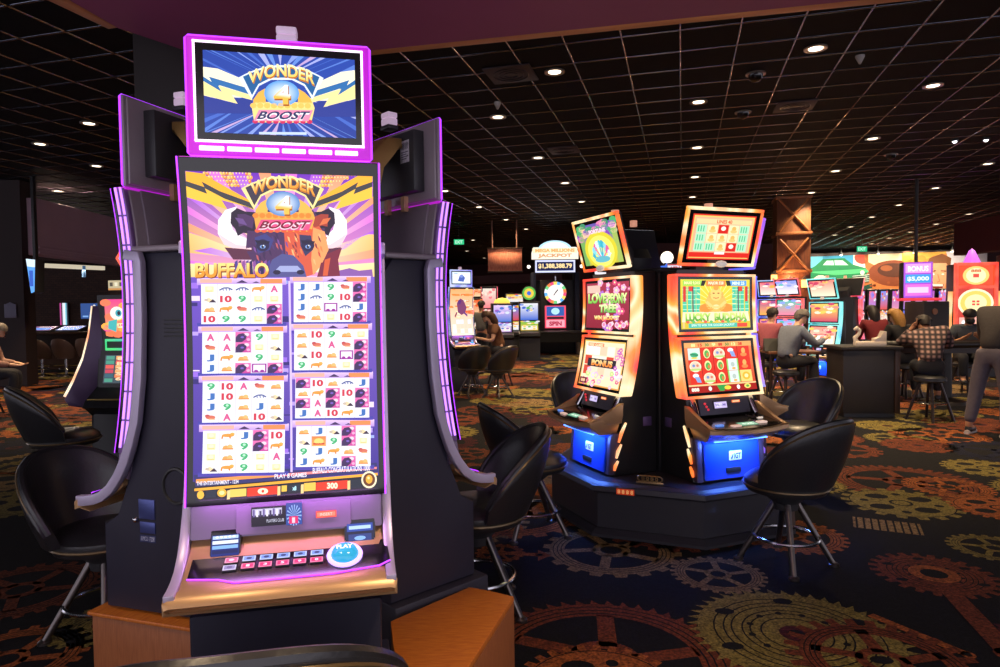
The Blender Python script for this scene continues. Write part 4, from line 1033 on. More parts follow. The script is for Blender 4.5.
def art_golden(kind):
    a = Art(); rg = random.Random(9)
    if kind == 'header':
        a.rect(0, 0, 1, 1, '#e03828', 0); a.rect(.02, .03, .98, .97, '#ffd070', 1); a.rect(.04, .06, .96, .94, '#f8b890', 2)
        a.rect(.06, .1, .94, .2, '#ffd8a0', 3); a.text('LINES 40', .38, .11, .62, .19, '#e05030', 4, .03)
        for i in range(5):
            for j in range(3):
                x, y = .08+.17*i, .22+.2*j; red = (i, j) in ((2, 0), (3, 2)); gr = i in (0, 4) or (i == 1 and j == 2)
                a.rect(x, y, x+.16, y+.19, '#d82820' if red else ('#b8ecc8' if gr else '#ffe8b8'), 3)
                if red: a.ell(x+.08, y+.08, .04, .05, '#fff0e0', 4, 10)
                elif gr:
                    for q in (.03, .07, .11): a.line([(x+q, y+.03), (x+q, y+.16)], .02, '#60c890', 4)
                else:
                    a.ell(x+.08, y+.08, .035, .05, '#f0b860', 4, 10); a.ell(x+.08, y+.14, .055, .04, '#f4c878', 4, 10)
        a.rect(.02, .84, .98, .95, '#e02c24', 4); a.rect(.42, .82, .58, .88, '#f4f0f0', 5)
    elif kind == 'upper':
        a.rect(0, 0, 1, 1, ('#f0d838', '#d8c028'), 0)
        for x in (.03, .10, .16, .22, .74, .80, .86, .93):
            a.rect(x, .15, x+.055, .66, '#48c8a0', 1)
            for k in range(5): a.rect(x, .2+.1*k, x+.055, .215+.1*k, '#b8f4d8', 2)
        a.rect(.035, .14, .075, .45, '#d82c1c', 3); a.rect(.11, .14, .17, .24, '#e04028', 3); a.rect(.165, .14, .18, .66, '#68203a', 3)
        a.rect(.93, .14, .97, .45, '#d82c1c', 3); a.rect(.83, .14, .89, .24, '#e04028', 3); a.rect(.82, .14, .835, .66, '#68203a', 3)
        for k in range(14):
            t = rad(180+k*13.8); a.line([(.5, .5), (.5+.3*math.cos(t), .5+.5*math.sin(t))], .012, '#fff088', 2)
        # seated golden figure, hands folded
        a.ell(.5, .62, .24, .16, '#f0a840', 4, 26); a.ell(.5, .47, .15, .2, '#f8bc58', 5, 24); a.ell(.36, .58, .1, .09, '#e89030', 5, 14); a.ell(.64, .58, .1, .09, '#e89030', 5, 14)
        a.ell(.5, .3, .085, .14, '#ffd070', 6, 22); a.ell(.5, .17, .04, .05, '#e8a040', 7, 12); a.ell(.41, .32, .02, .07, '#f0b050', 6, 10); a.ell(.59, .32, .02, .07, '#f0b050', 6, 10)
        for s in (-1, 1): a.ell(.5+s*.035, .28, .02, .012, '#8a4a18', 8, 8)
        a.line([(.46, .37), (.5, .385), (.54, .37)], .014, '#a04820', 8); a.ell(.5, .56, .05, .05, '#ffe0a0', 7, 12)
        a.line([(.36, .45), (.44, .56), (.5, .57)], .05, '#ffd078', 7); a.line([(.64, .45), (.56, .56), (.5, .57)], .05, '#ffd078', 7)
        a.rect(.03, .02, .3, .13, '#a0d850', 3); a.text('MAXI 9,315', .05, .04, .27, .11, '#fff8b0', 4, .04); a.poly([(.3, .02), (.36, .02), (.33, .13), (.28, .13)], '#20180c', 4)
        a.rect(.36, .02, .64, .14, '#f0883c', 3); a.text('MAJOR 528', .39, .04, .61, .12, '#fff0c8', 4, .04); a.poly([(.64, .02), (.7, .02), (.72, .13), (.66, .13)], '#20180c', 4)
        a.rect(.7, .02, .95, .13, '#5aa0e0', 3); a.text('MINI 25', .74, .04, .92, .11, '#e8f8ff', 4, .04)
        a.poly([(.03, .66), (.97, .66), (.99, .86), (.01, .86)], '#ffe8c0', 5)
        for off, col, L in ((.006, '#8a3a20', 6), (0, None, 7)):
            a.text('LUCKY', .06, .68+off, .42, .85+off, col or ('#c8f070', '#58b030'), L, .06); a.text('BUDDHA', .47, .68+off, .95, .85+off, col or ('#d8f080', '#60b038'), L, .06)
        for k in range(11): a.ell(.09+.083*k, .86, .025, .03, ['#f06040', '#60c060', '#f0c040'][k % 3], 8, 8)
        a.rect(.1, .89, .8, .98, '#48c0a8', 5); a.text('SPIN TO WIN THE GOLDEN JACKPOT', .14, .905, .76, .965, '#e8fff4', 6, .02); a.rect(.8, .9, .95, .98, '#e84830', 5); a.rect(.02, .66, .05, .98, '#f0c880', 4)
    else:
        a.rect(0, 0, 1, 1, ('#f08a50', '#c83020'), 0); a.rect(0, 0, 1, .1, '#f4a860', 1)
        for k in range(8): a.text(['88', '15', '30', '9', '88', '50', '12', '38'][k], .1+.1*k, .02, .16+.1*k, .085, ['#fff0a0', '#d02818', '#3a8a40'][k % 3], 2, .04)
        a.rect(.04, .1, .96, .84, '#e03422', 1)
        for i in range(1, 5): a.line([(.04+.184*i, .1), (.04+.184*i, .84)], .006, '#8a1810', 2)
        sy = ['w a p', 'g g a', 'a g g', 'p t t', 'k k l']
        for i, col in enumerate(sy):
            for j, k in enumerate(col.split()):
                x, y, w, h = .045+.184*i, .11+.243*j, .174, .235; cx, cy = x+w/2, y+h/2
                if k == 'w': a.rect(x, y, x+w, y+h, '#d8f0e0', 3); a.ell(cx, cy+.02, .06, .05, '#48b080', 4, 10); a.ell(cx, cy+.08, .05, .02, '#f0d050', 4, 10); a.line([(x+.03, cy), (x+w-.03, cy+.03)], .03, '#2a8858', 5)
                if k == 'a': a.ell(cx, cy+.01, .085, .11, '#fff0d0', 3, 18); a.ell(cx, cy, .07, .085, '#e8d0b8', 4, 16); a.rect(cx-.075, cy+.05, cx+.075, cy+.09, '#b8d878', 5); a.ell(cx-.025, cy-.01, .022, .03, '#7a90c8', 6, 8); a.ell(cx+.03, cy-.01, .02, .028, '#d88068', 6, 8)
                if k == 'g': a.ell(cx, cy, .05, .1, '#f4e8a0', 3, 16); a.ell(cx, cy+.01, .036, .075, '#58b050', 4, 14); a.ell(cx+.01, cy+.02, .016, .04, '#e08040', 5, 10)
                if k == 'p': a.ell(cx-.01, cy-.05, .045, .045, '#e8f0f8', 3, 12); a.poly([(cx-.03, cy-.03), (cx+.04, cy-.02), (cx+.06, cy+.09), (cx, cy+.08)], '#88a8e0', 4)
                if k == 't': a.rect(x, y, x+w, y+h, '#90d868', 3); a.rect(x+.02, y, x+w-.02, y+h, '#dff0e8', 4); a.ell(cx, cy, .03, .05, '#b8c8c0', 5, 10); a.ell(cx+.01, cy+.08, .03, .025, '#f0b060', 5, 8)
                if k == 'k': a.ell(cx, cy-.03, .03, .06, '#ffb060', 3, 12); a.ell(cx, cy+.05, .05, .04, '#f88848', 3, 12)
                if k == 'l': a.rect(x, y, x+w, y+h, '#ffd878', 3); a.ell(cx, cy, .06, .08, '#f4b838', 4, 14); a.ell(cx, cy, .03, .04, '#fff0b0', 5, 12)
        a.rect(.0, .84, 1, .87, '#ffd090', 3); a.rect(0, .87, 1, 1, '#a82018', 3); a.text('888', .03, .9, .14, .97, '#fff0e0', 4, .05)
        for x, c in ((.3, '#e8f0f0'), (.72, '#ffffff')): a.ell(x, .93, .025, .045, c, 4, 10)
        a.poly([(.4, .87), (.56, .87), (.5, .99), (.44, .99)], '#38a048', 4); a.ell(.56, .93, .05, .04, '#ffd840', 5, 12); a.ell(.86, .92, .05, .05, '#f4e070', 5, 12); a.ell(.86, .92, .025, .025, '#58a848', 6, 10)
    return a
GBOX = mat('black_tower_gloss', '#262628', .3, vary=.1)
def make_twin(label, deg, art, hsign=1, light=FLAME, c=GC, centre=None):
    p = centre if centre is not None else c+nrm(deg)*.5
    t = thing('slot_machine', label, 'slot machine', (p.x, p.y, 0), deg)
    body = MB().prism([(.185, .365), (.185, 1.80), (-.0, 1.80), (.0, 1.6), (-.02, 1.2), (-.10, .93), (-.10, .70), (-.16, .42), (-.18, .365)], -.29, .29, 'x', .01).build('cabinet', GBOX, t)
    for s in (-1, 1):
        for za, zb, ya, yb in ((.60, .735, -.135, -.075), (.49, .585, -.155, -.115), (.405, .47, -.172, -.142)):
            MB().tube([(s*.295, ya, za), (s*.2975, (ya+yb)/2-.008, (za+zb)/2), (s*.295, yb, zb)], [.008, .013, .008], 8).build('side_dash_light', light, body)
        pl = MB().box(s*.29-.003, s*.29+.003, .07, .14, .70, .765, .001); pl.build('data_plate', mat('violet_plate', '#6a5488', .4, .4), body)
    # the two framed screens
    for nm, z0, z1, x0, x1 in (('lower', .925, 1.335, -.335, .335), ('upper', 1.355, 1.768, -.345, .345)):
        f = MB(); w = .021
        for xa, xb, za, zb in ((x0, x1, z0, z0+w*.8), (x0, x1, z1-w*.8, z1), (x0, x0+w, z0+w*.8, z1-w*.8), (x1-w, x1, z0+w*.8, z1-w*.8)):
            f.strip(slab(za, zb, 0, .06, 0, 0), xa, xb, 'x', .005)
        fo = f.build('screen_frame', light, t)
        MB().strip(slab(z0+w*.8, z1-w*.8, .012, .05, 0, 0), x0+w, x1-w, 'x').build('screen_bezel', BLACKGLOSS, fo)
        art(nm).build('screen', gmap(x0+w+.026, x1-w-.026, z0+w*.8+.02, z1-w*.8-.02, .0105), ARTM, fo, slices=6, eps=.0004)
    for s in (-1, 1):     # deep glowing side bands
        MB().strip(slab(.925, 1.768, .055, .098, 0, 0, 16), min(s*.30, s*.345), max(s*.30, s*.345), 'x', .008).build('side_band', light, t)
    # tilted header
    M = Matrix.Translation((0, -.04, 1.825)) @ Matrix.Rotation(rad(15.5), 4, 'X')
    h = MB()
    W, H, w = .322, .402, .022
    for xa, xb, za, zb in ((-W, W, 0, w), (-W, W, H-w, H), (-W, -W+w, w, H-w), (W-w, W, w, H-w)): h.box(xa, xb, -.02, .008, za, zb, .006)
    ho = h.build('header_frame', light, t, M=M)
    MB().box(-W+w, W-w, -.012, .008, w, H-w).build('header_bezel', BLACKGLOSS, ho, M=M)
    art('header').build('header_screen', flat_map(-W+w+.034, W-w-.034, w+.026, H-w-.026, -.013), ARTM, ho, M=M)
    MB().box(-W+.01, W-.01, .008, .03, .01, H-.01, .006).build('header_back', BLACK, ho, M=M)
    MB().prism([(.02, 1.78), (.10, 1.78), (.12, 1.95), (.06, 2.03), (.0, 2.0)], -.12, .12, 'x', .01).build('header_arm', BLACK, t)
    MB().lathe([(.002, 0), (.03, 0), (.03, .05), (.002, .05)], (0, .03, 2.215), 14).build('candle_light', mat('amber_candle', '#e0a080', .35, 0, '#ffb090', .5), ho)
    MB().ball((.0, -.10, 1.835), .03, 1.6, .8, .8, 14).build('header_badge', mat('pearl_badge', '#e8e0d8', .3, 0, '#fff0e0', .3), ho)
    # bill panel between screen and deck
    bp = MB().prism([(-.12, .925), (-.15, .81), (-.09, .80), (-.06, .92)], -.215, .215, 'x', .006).build('bill_panel', mat('slate_panel', '#4a4654', .35, .5), t)
    a = Art(); a.rect(0, 0, 1, 1, '#181420', 0); a.rect(.06, .1, .94, .9, '#c8b8e8', 1); a.rect(.2, .3, .6, .7, '#f4ecff', 2); a.text('WELCOME', .12, .36, .86, .64, '#5a4a98', 3, .03)
    a.build('club_display', plane_map((-.10, -.1335, .897), (.02, -.1335, .897), (-.10, -.1465, .845)), ARTM, bp, eps=.0008)
    a = Art(); a.rect(0, 0, 1, 1, '#ff8048', 0); a.rect(.1, .3, .9, .7, '#ffd0a0', 1)
    a.build('bill_slot_light', plane_map((.06, -.1335, .897), (.13, -.1335, .897), (.06, -.1375, .88)), ARTM, bp, eps=.0008)
    bt = MB()
    for k in range(3): bt.ball((-.17+.012*k, -.137-.003*k, .885-.02*k), .009, n=8)
    bt.build('status_lamps', mat('red_lamp', '#c03040', .3, 0, '#ff4050', .6), bp)
    for s in (-1, 1): MB().tube([(s*.245, -.09, .93), (s*.245, -.115, .88), (s*.255, -.16, .80)], .022, 10).build('chrome_post', CHROME, t)
    # console with a bowed front
    N = 12; top = []; 
    def front(u): return -.43+.05*abs(u)**2.2
    def half(u): return u*.325
    ring_t = [(half(-1+2*i/N), front(-1+2*i/N)) for i in range(N+1)]
    outl = [(-.30, -.12)]+ring_t+[(.30, -.12)]
    def zt(y): return .745+max(0, (y+.43))*.16
    rA = [(x, y, zt(y)) for x, y in outl]; rB = [(x*1.01, y*1.01, zt(y)-.025) for x, y in outl]; rC = [(x*.86, -.14+(y+.14)*.62, .665) for x, y in outl]; rD = [(x*.84, -.14+(y+.14)*.55, .655) for x, y in outl]
    dk = MB().loft([rA, rB, rC, rD]).build('console', BRONZE, t, angle=35)
    ins = [(x*.90, -.13+(y+.13)*.93) for x, y in outl]
    g = MB(); n = len(ins)
    g.add([(x, y, zt(y)+.006) for x, y in ins]+[(x, y, zt(y)-.012) for x, y in ins], [tuple(range(n))]+[tuple(range(2*n-1, n-1, -1))]+[(i, (i+1) % n, n+(i+1) % n, n+i) for i in range(n)])
    gl = g.build('button_panel', BLACKGLOSS, dk, smooth=False)
    MB().tube([(x*1.01, y*1.005, zt(y)+.004) for x, y in ring_t], .006, 6).build('front_edge_trim', mat('gold_edge', '#d8b888', .3, .6), dk)
    for s in (-1, 1):     # bronze wings rising to the screen
        MB().prism([(-.12, .79), (-.10, .875), (-.13, .875), (-.20, .825), (-.30, .785), (-.40, .757), (-.36, .735), (-.12, .735)], min(s*.285, s*.315), max(s*.285, s*.315), 'x', .008).build('console_wing', BRONZE, t)
    for k, (x, y, w, d, c) in enumerate(((-.21, -.33, .03, .012, '#6a9cff'), (-.10, -.36, .035, .016, '#e8c0b0'), (.14, -.33, .035, .02, '#f0d0c0'), (.20, -.25, .02, .012, '#e8d8c8'))):
        b = MB().box(x-w, x+w, y-d, y+d, zt(y)+.004, zt(y)+.016, .004).build('button', glow('deck_button_%s' % 'abcd'[k], c, .7), gl)
    a = Art(); a.rect(0, 0, 1, 1, '#3a6a58', 0); a.rect(.04, .1, .96, .9, '#78b090', 1); a.text('40 LINES', .2, .3, .8, .7, '#e0f4e0', 2, .03)
    a.build('deck_display', plane_map((-.055, -.30, zt(-.3)+.0075), (.095, -.30, zt(-.3)+.0075), (-.055, -.365, zt(-.365)+.0075)), ARTM, gl, eps=.0006)
    MB().tube([(.2+.06*math.cos(2*PI*k/20), -.2+.05*math.sin(2*PI*k/20), zt(-.2)+.008) for k in range(20)], .006, 6, True).build('cup_ring', BLACK, gl)
    # lower door, the blue deck glow also put into its own colour
    dr = MB().prism([(-.17, .655), (-.205, .62), (-.215, .46), (-.225, .385), (-.15, .375), (-.12, .64)], -.235, .235, 'x', .012).build('door', BLUEPANEL, t)
    for s in (-1, 1): MB().prism([(-.17, .665), (-.195, .62), (-.205, .46), (-.215, .375), (-.12, .37), (-.10, .66)], min(s*.237, s*.288), max(s*.237, s*.288), 'x', .01).build('door_cheek', mat('purple_cheek', '#5a4c64', .4, .4), t)
    bd = MB().box(-.03, .075, -.2195, -.205, .50, .565, .006).build('badge', mat('white_badge_glow', '#d8e4f4', .4, 0, '#c8dcff', .45), dr)  # badge plate given a glow of its own to look lit
    a = Art(); a.text('IGT', .36, .22, .9, .8, '#202438', 1, .03); a.poly([(.1, .7), (.24, .3), (.3, .3), (.2, .8), (.1, .8)], '#202438', 1)
    a.build('maker_mark', flat_map(-.03, .075, .50, .565, -.2205), print_mat('sticker_print'), bd)
    MB().box(-.06, .06, -.228, -.20, .42, .455, .004).build('door_vent', BLACK, dr)
    MB().box(-.22, .22, -.30, -.285, .652, .660, .002).build('deck_light', glow('blue_deck_lamp', '#4a80ff', 5), dk)
    L = bpy.data.lights.new('deck_lamp', 'AREA'); L.shape = 'RECTANGLE'; L.size = .4; L.size_y = .03; L.energy = 5; L.color = (.10, .25, 1)
    lo = bpy.data.objects.new('deck_lamp', L); COL.objects.link(lo); lo.parent = t; lo.location = (0, -.29, .645); lo.rotation_euler = (rad(25), 0, 0)
    return t
def relight(o, new):        # another colour of edge light on a copy
    for ch in o.children_recursive:
        if ch.type == 'MESH' and ch.material_slots and ch.material_slots[0].material in (FLAME, PURPLE_EDGE, PURPLE_LED):
            ch.material_slots[0].link = 'OBJECT'; ch.material_slots[0].material = new
G1 = make_twin('slot machine with red topped screens, LUCKY BUDDHA in green letters and a tilted header', GD, art_golden)
G2 = make_twin('narrow looking slot machine with pink blossom screens and a peacock fan header', GD-90, art_blossom)
p = GC+nrm(GD+90)*.5; G3 = dup(G1, (p.x, p.y, 0), GD+90, 'slot machine turned away with violet lit header rim behind the red topped one'); relight(G3, FLAME2)
p = GC+nrm(GD+180)*.5; G4 = dup(G2, (p.x, p.y, 0), GD+180, 'hidden slot machine behind the black tower, white header rim corner showing'); relight(G4, FLAMEW)
t = thing('tower', 'glossy black tower standing between the two facing machines', 'tower', (GC.x, GC.y, 0), GD)
MB().box(-.3, .3, -.3, .3, .362, 1.80, .02).build('body', GBOX, t); MB().box(-.27, .27, -.27, .27, 1.80, 1.83, .01).build('cap', BLACK, t)
# octagonal plinth
t = thing('carousel_plinth', 'black eight sided plinth carrying the machines beside the tower', 'plinth', (GC.x, GC.y, 0), GD)
def octo(r): return [(r/math.cos(rad(22.5))*math.cos(rad(22.5+45*k)), r/math.cos(rad(22.5))*math.sin(rad(22.5+45*k))) for k in range(8)]
PLM = mat('plinth_laminate', '#343238', .4, vary=.1)
b = MB(); b.loft([[(x, y, z) for x, y in octo(r)] for r, z in ((.84, .0), (.84, .33), (.86, .345), (.83, .361))]); bo = b.build('body', PLM, t, angle=25)
b = MB(); b.loft([[(x, y, z) for x, y in octo(r)] for r, z in ((.90, .0), (.90, .02), (.86, .05), (.845, .05))]); b.build('skirting', PLM, t, angle=25)
MB().loft([[(x, y, z) for x, y in octo(r)] for r, z in ((.872, .295), (.885, .31), (.875, .34), (.845, .348))]).build('bumper_rail', PLM, t, angle=25)
M = Matrix.Rotation(rad(-45), 4, 'Z')
q = MB()
for k in range(5): q.tube([((-.06+.03*k)+.022*math.cos(2*PI*j/12), -.80, .40+.018*math.sin(2*PI*j/12)) for j in range(12)], .005, 6, True)
q.box(-.09, .09, -.806, -.794, .365, .38, .003); q.build('scroll_ornament', mat('old_gold', '#b89a68', .35, .8), t, M=M)
a = Art(); a.rect(0, 0, 1, 1, '#c83818', 0)
for k in range(4): a.text('8', .06+.24*k, .15, .22+.24*k, .85, '#ffb070', 1, .04)
q = MB().box(-.21, -.08, -.89, -.87, .295, .345, .004); qo = q.build('number_plate', BLACK, t, M=M)
a.build('number_plate_face', flat_map(-.205, -.085, .30, .34, -.8905), art_mat('plate_light', .6), qo, M=M)
chair(1.70, 3.96, (-.52, .85), 'black stool in front of the LUCKY BUDDHA machine, back to the camera')
chair(.21, 4.56, (.97, .24), 'black stool by the blue lit door of the pink blossom machine')
chair(2.50, 5.62, (-.93, -.37), 'black stool half hidden behind the stool of the LUCKY BUDDHA machine')
chair(.82, 6.30, (.37, -.93), 'black stool mostly hidden behind the pink blossom machine')
# ------------------------------------------------------------------ machines and fittings farther off
def swap_screen(o, art, hart=None):
    for ch in list(o.children_recursive):
        n = ch.name.split('.')[0]
        if n == 'screen' and art: ch.data = art
        if n == 'header_screen' and hart: ch.data = hart
def art_flames():
    a = Art(); rg = random.Random(2)
    a.rect(0, 0, 1, 1, ('#ffb070', '#ffe8d8'), 0)
    for k in range(26): a.ell(rg.random(), rg.uniform(.05, .6), rg.uniform(.08, .16), rg.uniform(.04, .1), rg.choice(['#ff8840', '#ffd890', '#f86830', '#fff0d8']), 1, 10)
    a.poly([(.3, .3), (.45, .2), (.6, .24), (.74, .4), (.66, .52), (.5, .56), (.34, .5)], '#7a3a68', 2); a.ell(.42, .28, .08, .05, '#5a2c78', 3, 10); a.line([(.3, .5), (.2, .6)], .05, '#8a3a50', 3); a.line([(.6, .5), (.76, .58)], .05, '#6a3a80', 3)
    for i in range(5):
        for j in range(3): a.rect(.08+.17*i, .66+.1*j, .23+.17*i, .75+.1*j, rg.choice(['#fff4ec', '#ffd8c0', '#f8e8f8']), 2)
    return a
def art_flames_head():
    a = Art(); a.rect(0, 0, 1, 1, '#d8ecff', 0); a.rect(.05, .08, .95, .92, '#f4faff', 1); a.poly([(.3, .8), (.4, .3), (.55, .2), (.7, .5), (.62, .85)], '#4a64b8', 2); a.ell(.5, .36, .1, .14, '#7890d8', 3, 10); a.rect(.1, .12, .3, .2, '#90b0e0', 2)
    return a
tmp1 = art_flames().build('art_a', main_map(-.241, .243, 1.050, 1.922, .0055), ARTM, slices=8)
tmp2 = art_flames_head().build('art_b', flat_map(-.192, .200, 2.027, 2.242, -.0225), ARTM)
WHITEBLUE = flame('blue_white_light', ['#5a70e8', '#a8c0ff', '#d0dcff'], 1.1)
for (px, Y, deg, lb) in ((461, 12.6, 33, 'far slot machine with orange fire artwork and blue lit edges beyond the purple rail'),):
    q = at(px, 300, Y); o = dup(T1, (q.x, q.y, 0), deg, lb); relight(o, WHITEBLUE); swap_screen(o, tmp1.data, tmp2.data)
    for ch in o.children_recursive:
        if ch.material_slots and ch.material_slots[0].material in (MAGENTA, WHITE_LED): ch.material_slots[0].link = 'OBJECT'; ch.material_slots[0].material = WHITEBLUE
    pp = thing('machine_pedestal', 'dark pedestal under the far machine with orange fire artwork', 'pedestal', (q.x, q.y, 0), deg)
    MB().box(-.275, .275, -.15, .26, .03, .468, .008).build('box', CABTINT, pp); MB().box(-.265, .265, -.13, .25, 0, .03).build('toe_kick', BLACK, pp)
bpy.data.objects.remove(tmp1); bpy.data.objects.remove(tmp2)
q = at(471, 300, 11.9); chair(q.x, q.y, (-.5, .86), 'dark far stool with violet sheen in front of the orange fire artwork')
q = at(497, 300, 11.6); chair(q.x, q.y, (-.75, .66), 'dark far stool nearer the aisle, beside the woman in brown')

def simple_art(pal, seed, title=None, tc='#ffffff', reels=True):
    a = Art(); rg = random.Random(seed); a.rect(0, 0, 1, 1, (pal[0], pal[1]), 0)
    for k in range(12): a.ell(rg.random(), rg.random()*.5, .13, .08, rg.choice(pal), 1, 8)
    if reels:
        a.rect(.06, .5, .94, .94, '#fff6ec', 2)
        for i in range(3):
            for j in range(2): a.ell(.22+.28*i, .61+.22*j, .09, .08, rg.choice(pal), 3, 8)
    if title: a.text(title, .12, .14, .88, .36, tc, 4, .04)
    return a
def upright(label, p, deg, pal, w=.62, h=1.75, edge=None, topper=None, group=None, title=None, seed=1, base=.0):
    """plain two-screen upright: cabinet, screens, deck, glowing edge, topper"""
    t = thing('slot_machine', label, 'slot machine', (p[0], p[1], base), deg, group)
    W = w/2
    MB().prism([(.25, 0), (.25, h), (-.05, h), (-.08, h-.02), (-.02, h*.66), (-.06, h*.50), (-.24, h*.45), (-.25, h*.41), (-.16, h*.37), (-.18, 0)], -W, W, 'x', .012).build('cabinet', BLACK, t)
    MB().box(-W+.04, W-.04, -.235, -.07, h*.455, h*.468, .004).build('button_deck', mat('lit_deck', '#8a7a90', .3, .3), t)
    s = 'abc'
    a = simple_art(pal, seed, None); a.build('screen', plane_map((-W+.05, -.032, h*.66), (W-.05, -.032, h*.66), (-W+.05, -.068, h*.505)), ARTDIM, t)
    a = simple_art(pal[::-1], seed+3, title, reels=False); a.build('upper_screen', plane_map((-W+.05, -.088, h*.965), (W-.05, -.088, h*.965), (-W+.05, -.034, h*.68)), ARTDIM, t)
    if edge:
        for sg in (-1, 1): MB().tube([(sg*W, -.065, h*.50), (sg*W, -.03, h*.67), (sg*W, -.09, h*.99)], .014, 6).build('edge_light', edge, t)
    if topper == 'box':
        b = MB().box(-W*.9, W*.9, -.06, .1, h+.02, h+.32, .02).build('topper', BLACK, t); simple_art(pal, seed+7, title, reels=False).build('topper_screen', flat_map(-W*.82, W*.82, h+.05, h+.29, -.062), ARTDIM, b); MB().box(-.06, .06, 0, .06, h-.01, h+.03).build('topper_neck', BLACK, b)
    elif topper == 'dome':
        b = MB().lathe([(.002, .16), (W*.4, .14), (W*.7, .08), (W*.8, 0), (.002, 0)], (0, .02, h), 18, 1, .25).build('topper', glow('yellow_topper_%d' % seed, '#ffd860', .8), t)
    elif topper == 'round':
        b = MB().prism([(.22*math.cos(2*PI*k/20), h+.24+.22*math.sin(2*PI*k/20)) for k in range(20)], -.04, .06, 'y', .01).build('topper', BLACK, t)
        a = Art(); a.ell(.5, .5, .5, .5, pal[0], 0, 20); a.ell(.5, .5, .36, .36, pal[1], 1, 18); a.ell(.5, .5, .16, .16, pal[2], 2, 12); a.build('topper_face', flat_map(-.2, .2, h+.04, h+.44, -.042), ARTDIM, b)
    return t
def reface(o, seed):     # other pictures on a copied machine
    rg = random.Random(seed); pal = [['#58b8d8', '#f0f8ff', '#e07898', '#3a70c0'], ['#f07080', '#fff0e0', '#ffb050', '#a04890'], ['#90a0ff', '#fff4ff', '#f080a0', '#50c0b0'], ['#ff9080', '#fff0d0', '#d04868', '#ffd060']][seed % 4]
    pics = []
    for nm, mp in (('a', gmap(-.284, .284, .965, 1.295, .0105)), ('b', gmap(-.294, .294, 1.395, 1.728, .0105))):
        x = simple_art(pal if nm == 'a' else pal[::-1], seed, None, reels=nm == 'a').build('art_tmp', mp, ARTM, slices=4); pics.append(x.data); bpy.data.objects.remove(x)
    M_ = Matrix.Translation((0, -.04, 1.825)) @ Matrix.Rotation(rad(15.5), 4, 'X')
    x = simple_art(pal, seed+9, None, reels=False).build('art_tmp', flat_map(-.264, .264, .053, .352, -.013), ARTM, M=M_); hp = x.data; bpy.data.objects.remove(x)
    fr = [c for c in o.children if c.name.startswith('screen_frame')]
    for f_, pm_ in zip(fr, pics):
        for c in f_.children:
            if c.name.split('.')[0] == 'screen': c.data = pm_
    for c in o.children_recursive:
        if c.name.split('.')[0] == 'header_screen': c.data = hp
def P2(px, Y): q = at(px, 300, Y); return (q.x, q.y)
# cluster far beyond the aisle
upright('tall narrow machine lit pink at the far end of the aisle', P2(489, 22.5), 10, ['#f05070', '#ffc0b0', '#ff8890', '#fff0e0'], .55, 2.3, PINKL, None, None, None, 4)
upright('machine with orange glow half behind the standing man', P2(473, 22), 20, ['#ff9050', '#ffe0b0', '#f86830'], .6, 1.9, PINKL, 'box', None, None, 5)
upright('machine with purple topper and white lit screen behind the seated woman', P2(502, 19.5), 8, ['#e8f0ff', '#a060d0', '#5080e0', '#f0d0ff'], .62, 1.7, None, 'dome', None, None, 6)
upright('machine with big yellow lettered topper at the far aisle end', P2(514.5, 21.4), 4, ['#ffd040', '#f0f4ff', '#e05050', '#6090e8'], .64, 1.7, None, 'box', None, None, 7)
upright('machine with round green and yellow topper next to the tall jackpot tower', P2(529, 20), 0, ['#60c050', '#ffd848', '#4070e0', '#f8f8ff'], .62, 1.75, None, 'round', None, None, 8)
# jackpot tower
q = P2(555, 23)
t = thing('jackpot_tower', 'tall jackpot tower with white arched top sign and blue number band', 'jackpot display', (q[0], q[1], 0), 0)
MB().box(-.72, .72, -.1, .6, 0, 2.5, .03).build('cabinet', BLACK, t)
MB().box(-.82, -.66, -.25, .5, 0, 2.75, .02).box(.66, .82, -.25, .5, 0, 2.75, .02).build('side_pylon', mat('dark_blue_pylon', '#1c2038', .4), t)
sg = MB().box(-.70, .70, -.2, .2, 2.72, 3.2, .03).build('number_box', BLACK, t)
a = Art(); a.rect(0, 0, 1, 1, '#d8dcff', 0); a.rect(.04, .14, .96, .86, '#141c4c', 1); a.text('$1,388,388.79', .08, .28, .92, .72, '#ffe0a0', 2, .04)
a.build('number_screen', flat_map(-.68, .68, 2.75, 3.17, -.205), ARTM, sg)
dm = MB().prism([(-.82, 3.2), (.82, 3.2), (.78, 3.42)]+[(.56*math.cos(rad(k*15)), 3.42+.42*math.sin(rad(k*15))) for k in range(0, 13)]+[(-.78, 3.42)], -.15, .12, 'y', .02).build('sign', mat('sign_back', '#303848', .5), t)
a = Art(); a.rect(0, .66, 1, 1, '#fff0dc', 0); a.poly([(0, .66), (1, .66), (.96, .36), (.04, .36)], '#fff8ec', 0); a.ell(.5, .5, .36, .5, '#bfe8ff', 1, 30, 180, 360); a.ell(.5, .5, .3, .42, '#f4fcff', 2, 30, 180, 360)
a.rect(.02, .4, .98, .66, '#ffe8c0', 3); a.text('MEGA MILLIONS', .08, .44, .92, .62, '#e8a860', 4, .05); a.text('JACKPOT', .14, .7, .86, .94, '#d8a070', 4, .05)
a.build('sign_face', flat_map(-.8, .8, 3.2, 3.84, -.156), ARTM, dm, eps=.002)
whl = MB().lathe([(.002, 0), (.40, 0), (.42, .03), (.40, .08), (.002, .08)], n=28).build('wheel_case', BLACK, t, M=Matrix.Translation((0, -.11, 2.06)) @ Matrix.Rotation(rad(90), 4, 'X'))
a = Art()
for k in range(18): a.poly([(.5, .5), (.5+.5*math.cos(rad(k*20)), .5+.5*math.sin(rad(k*20))), (.5+.5*math.cos(rad(k*20+20)), .5+.5*math.sin(rad(k*20+20)))], ['#e84878', '#ffd860', '#60b0f0', '#f4f0ff', '#70d080', '#f08040'][k % 6], 0)
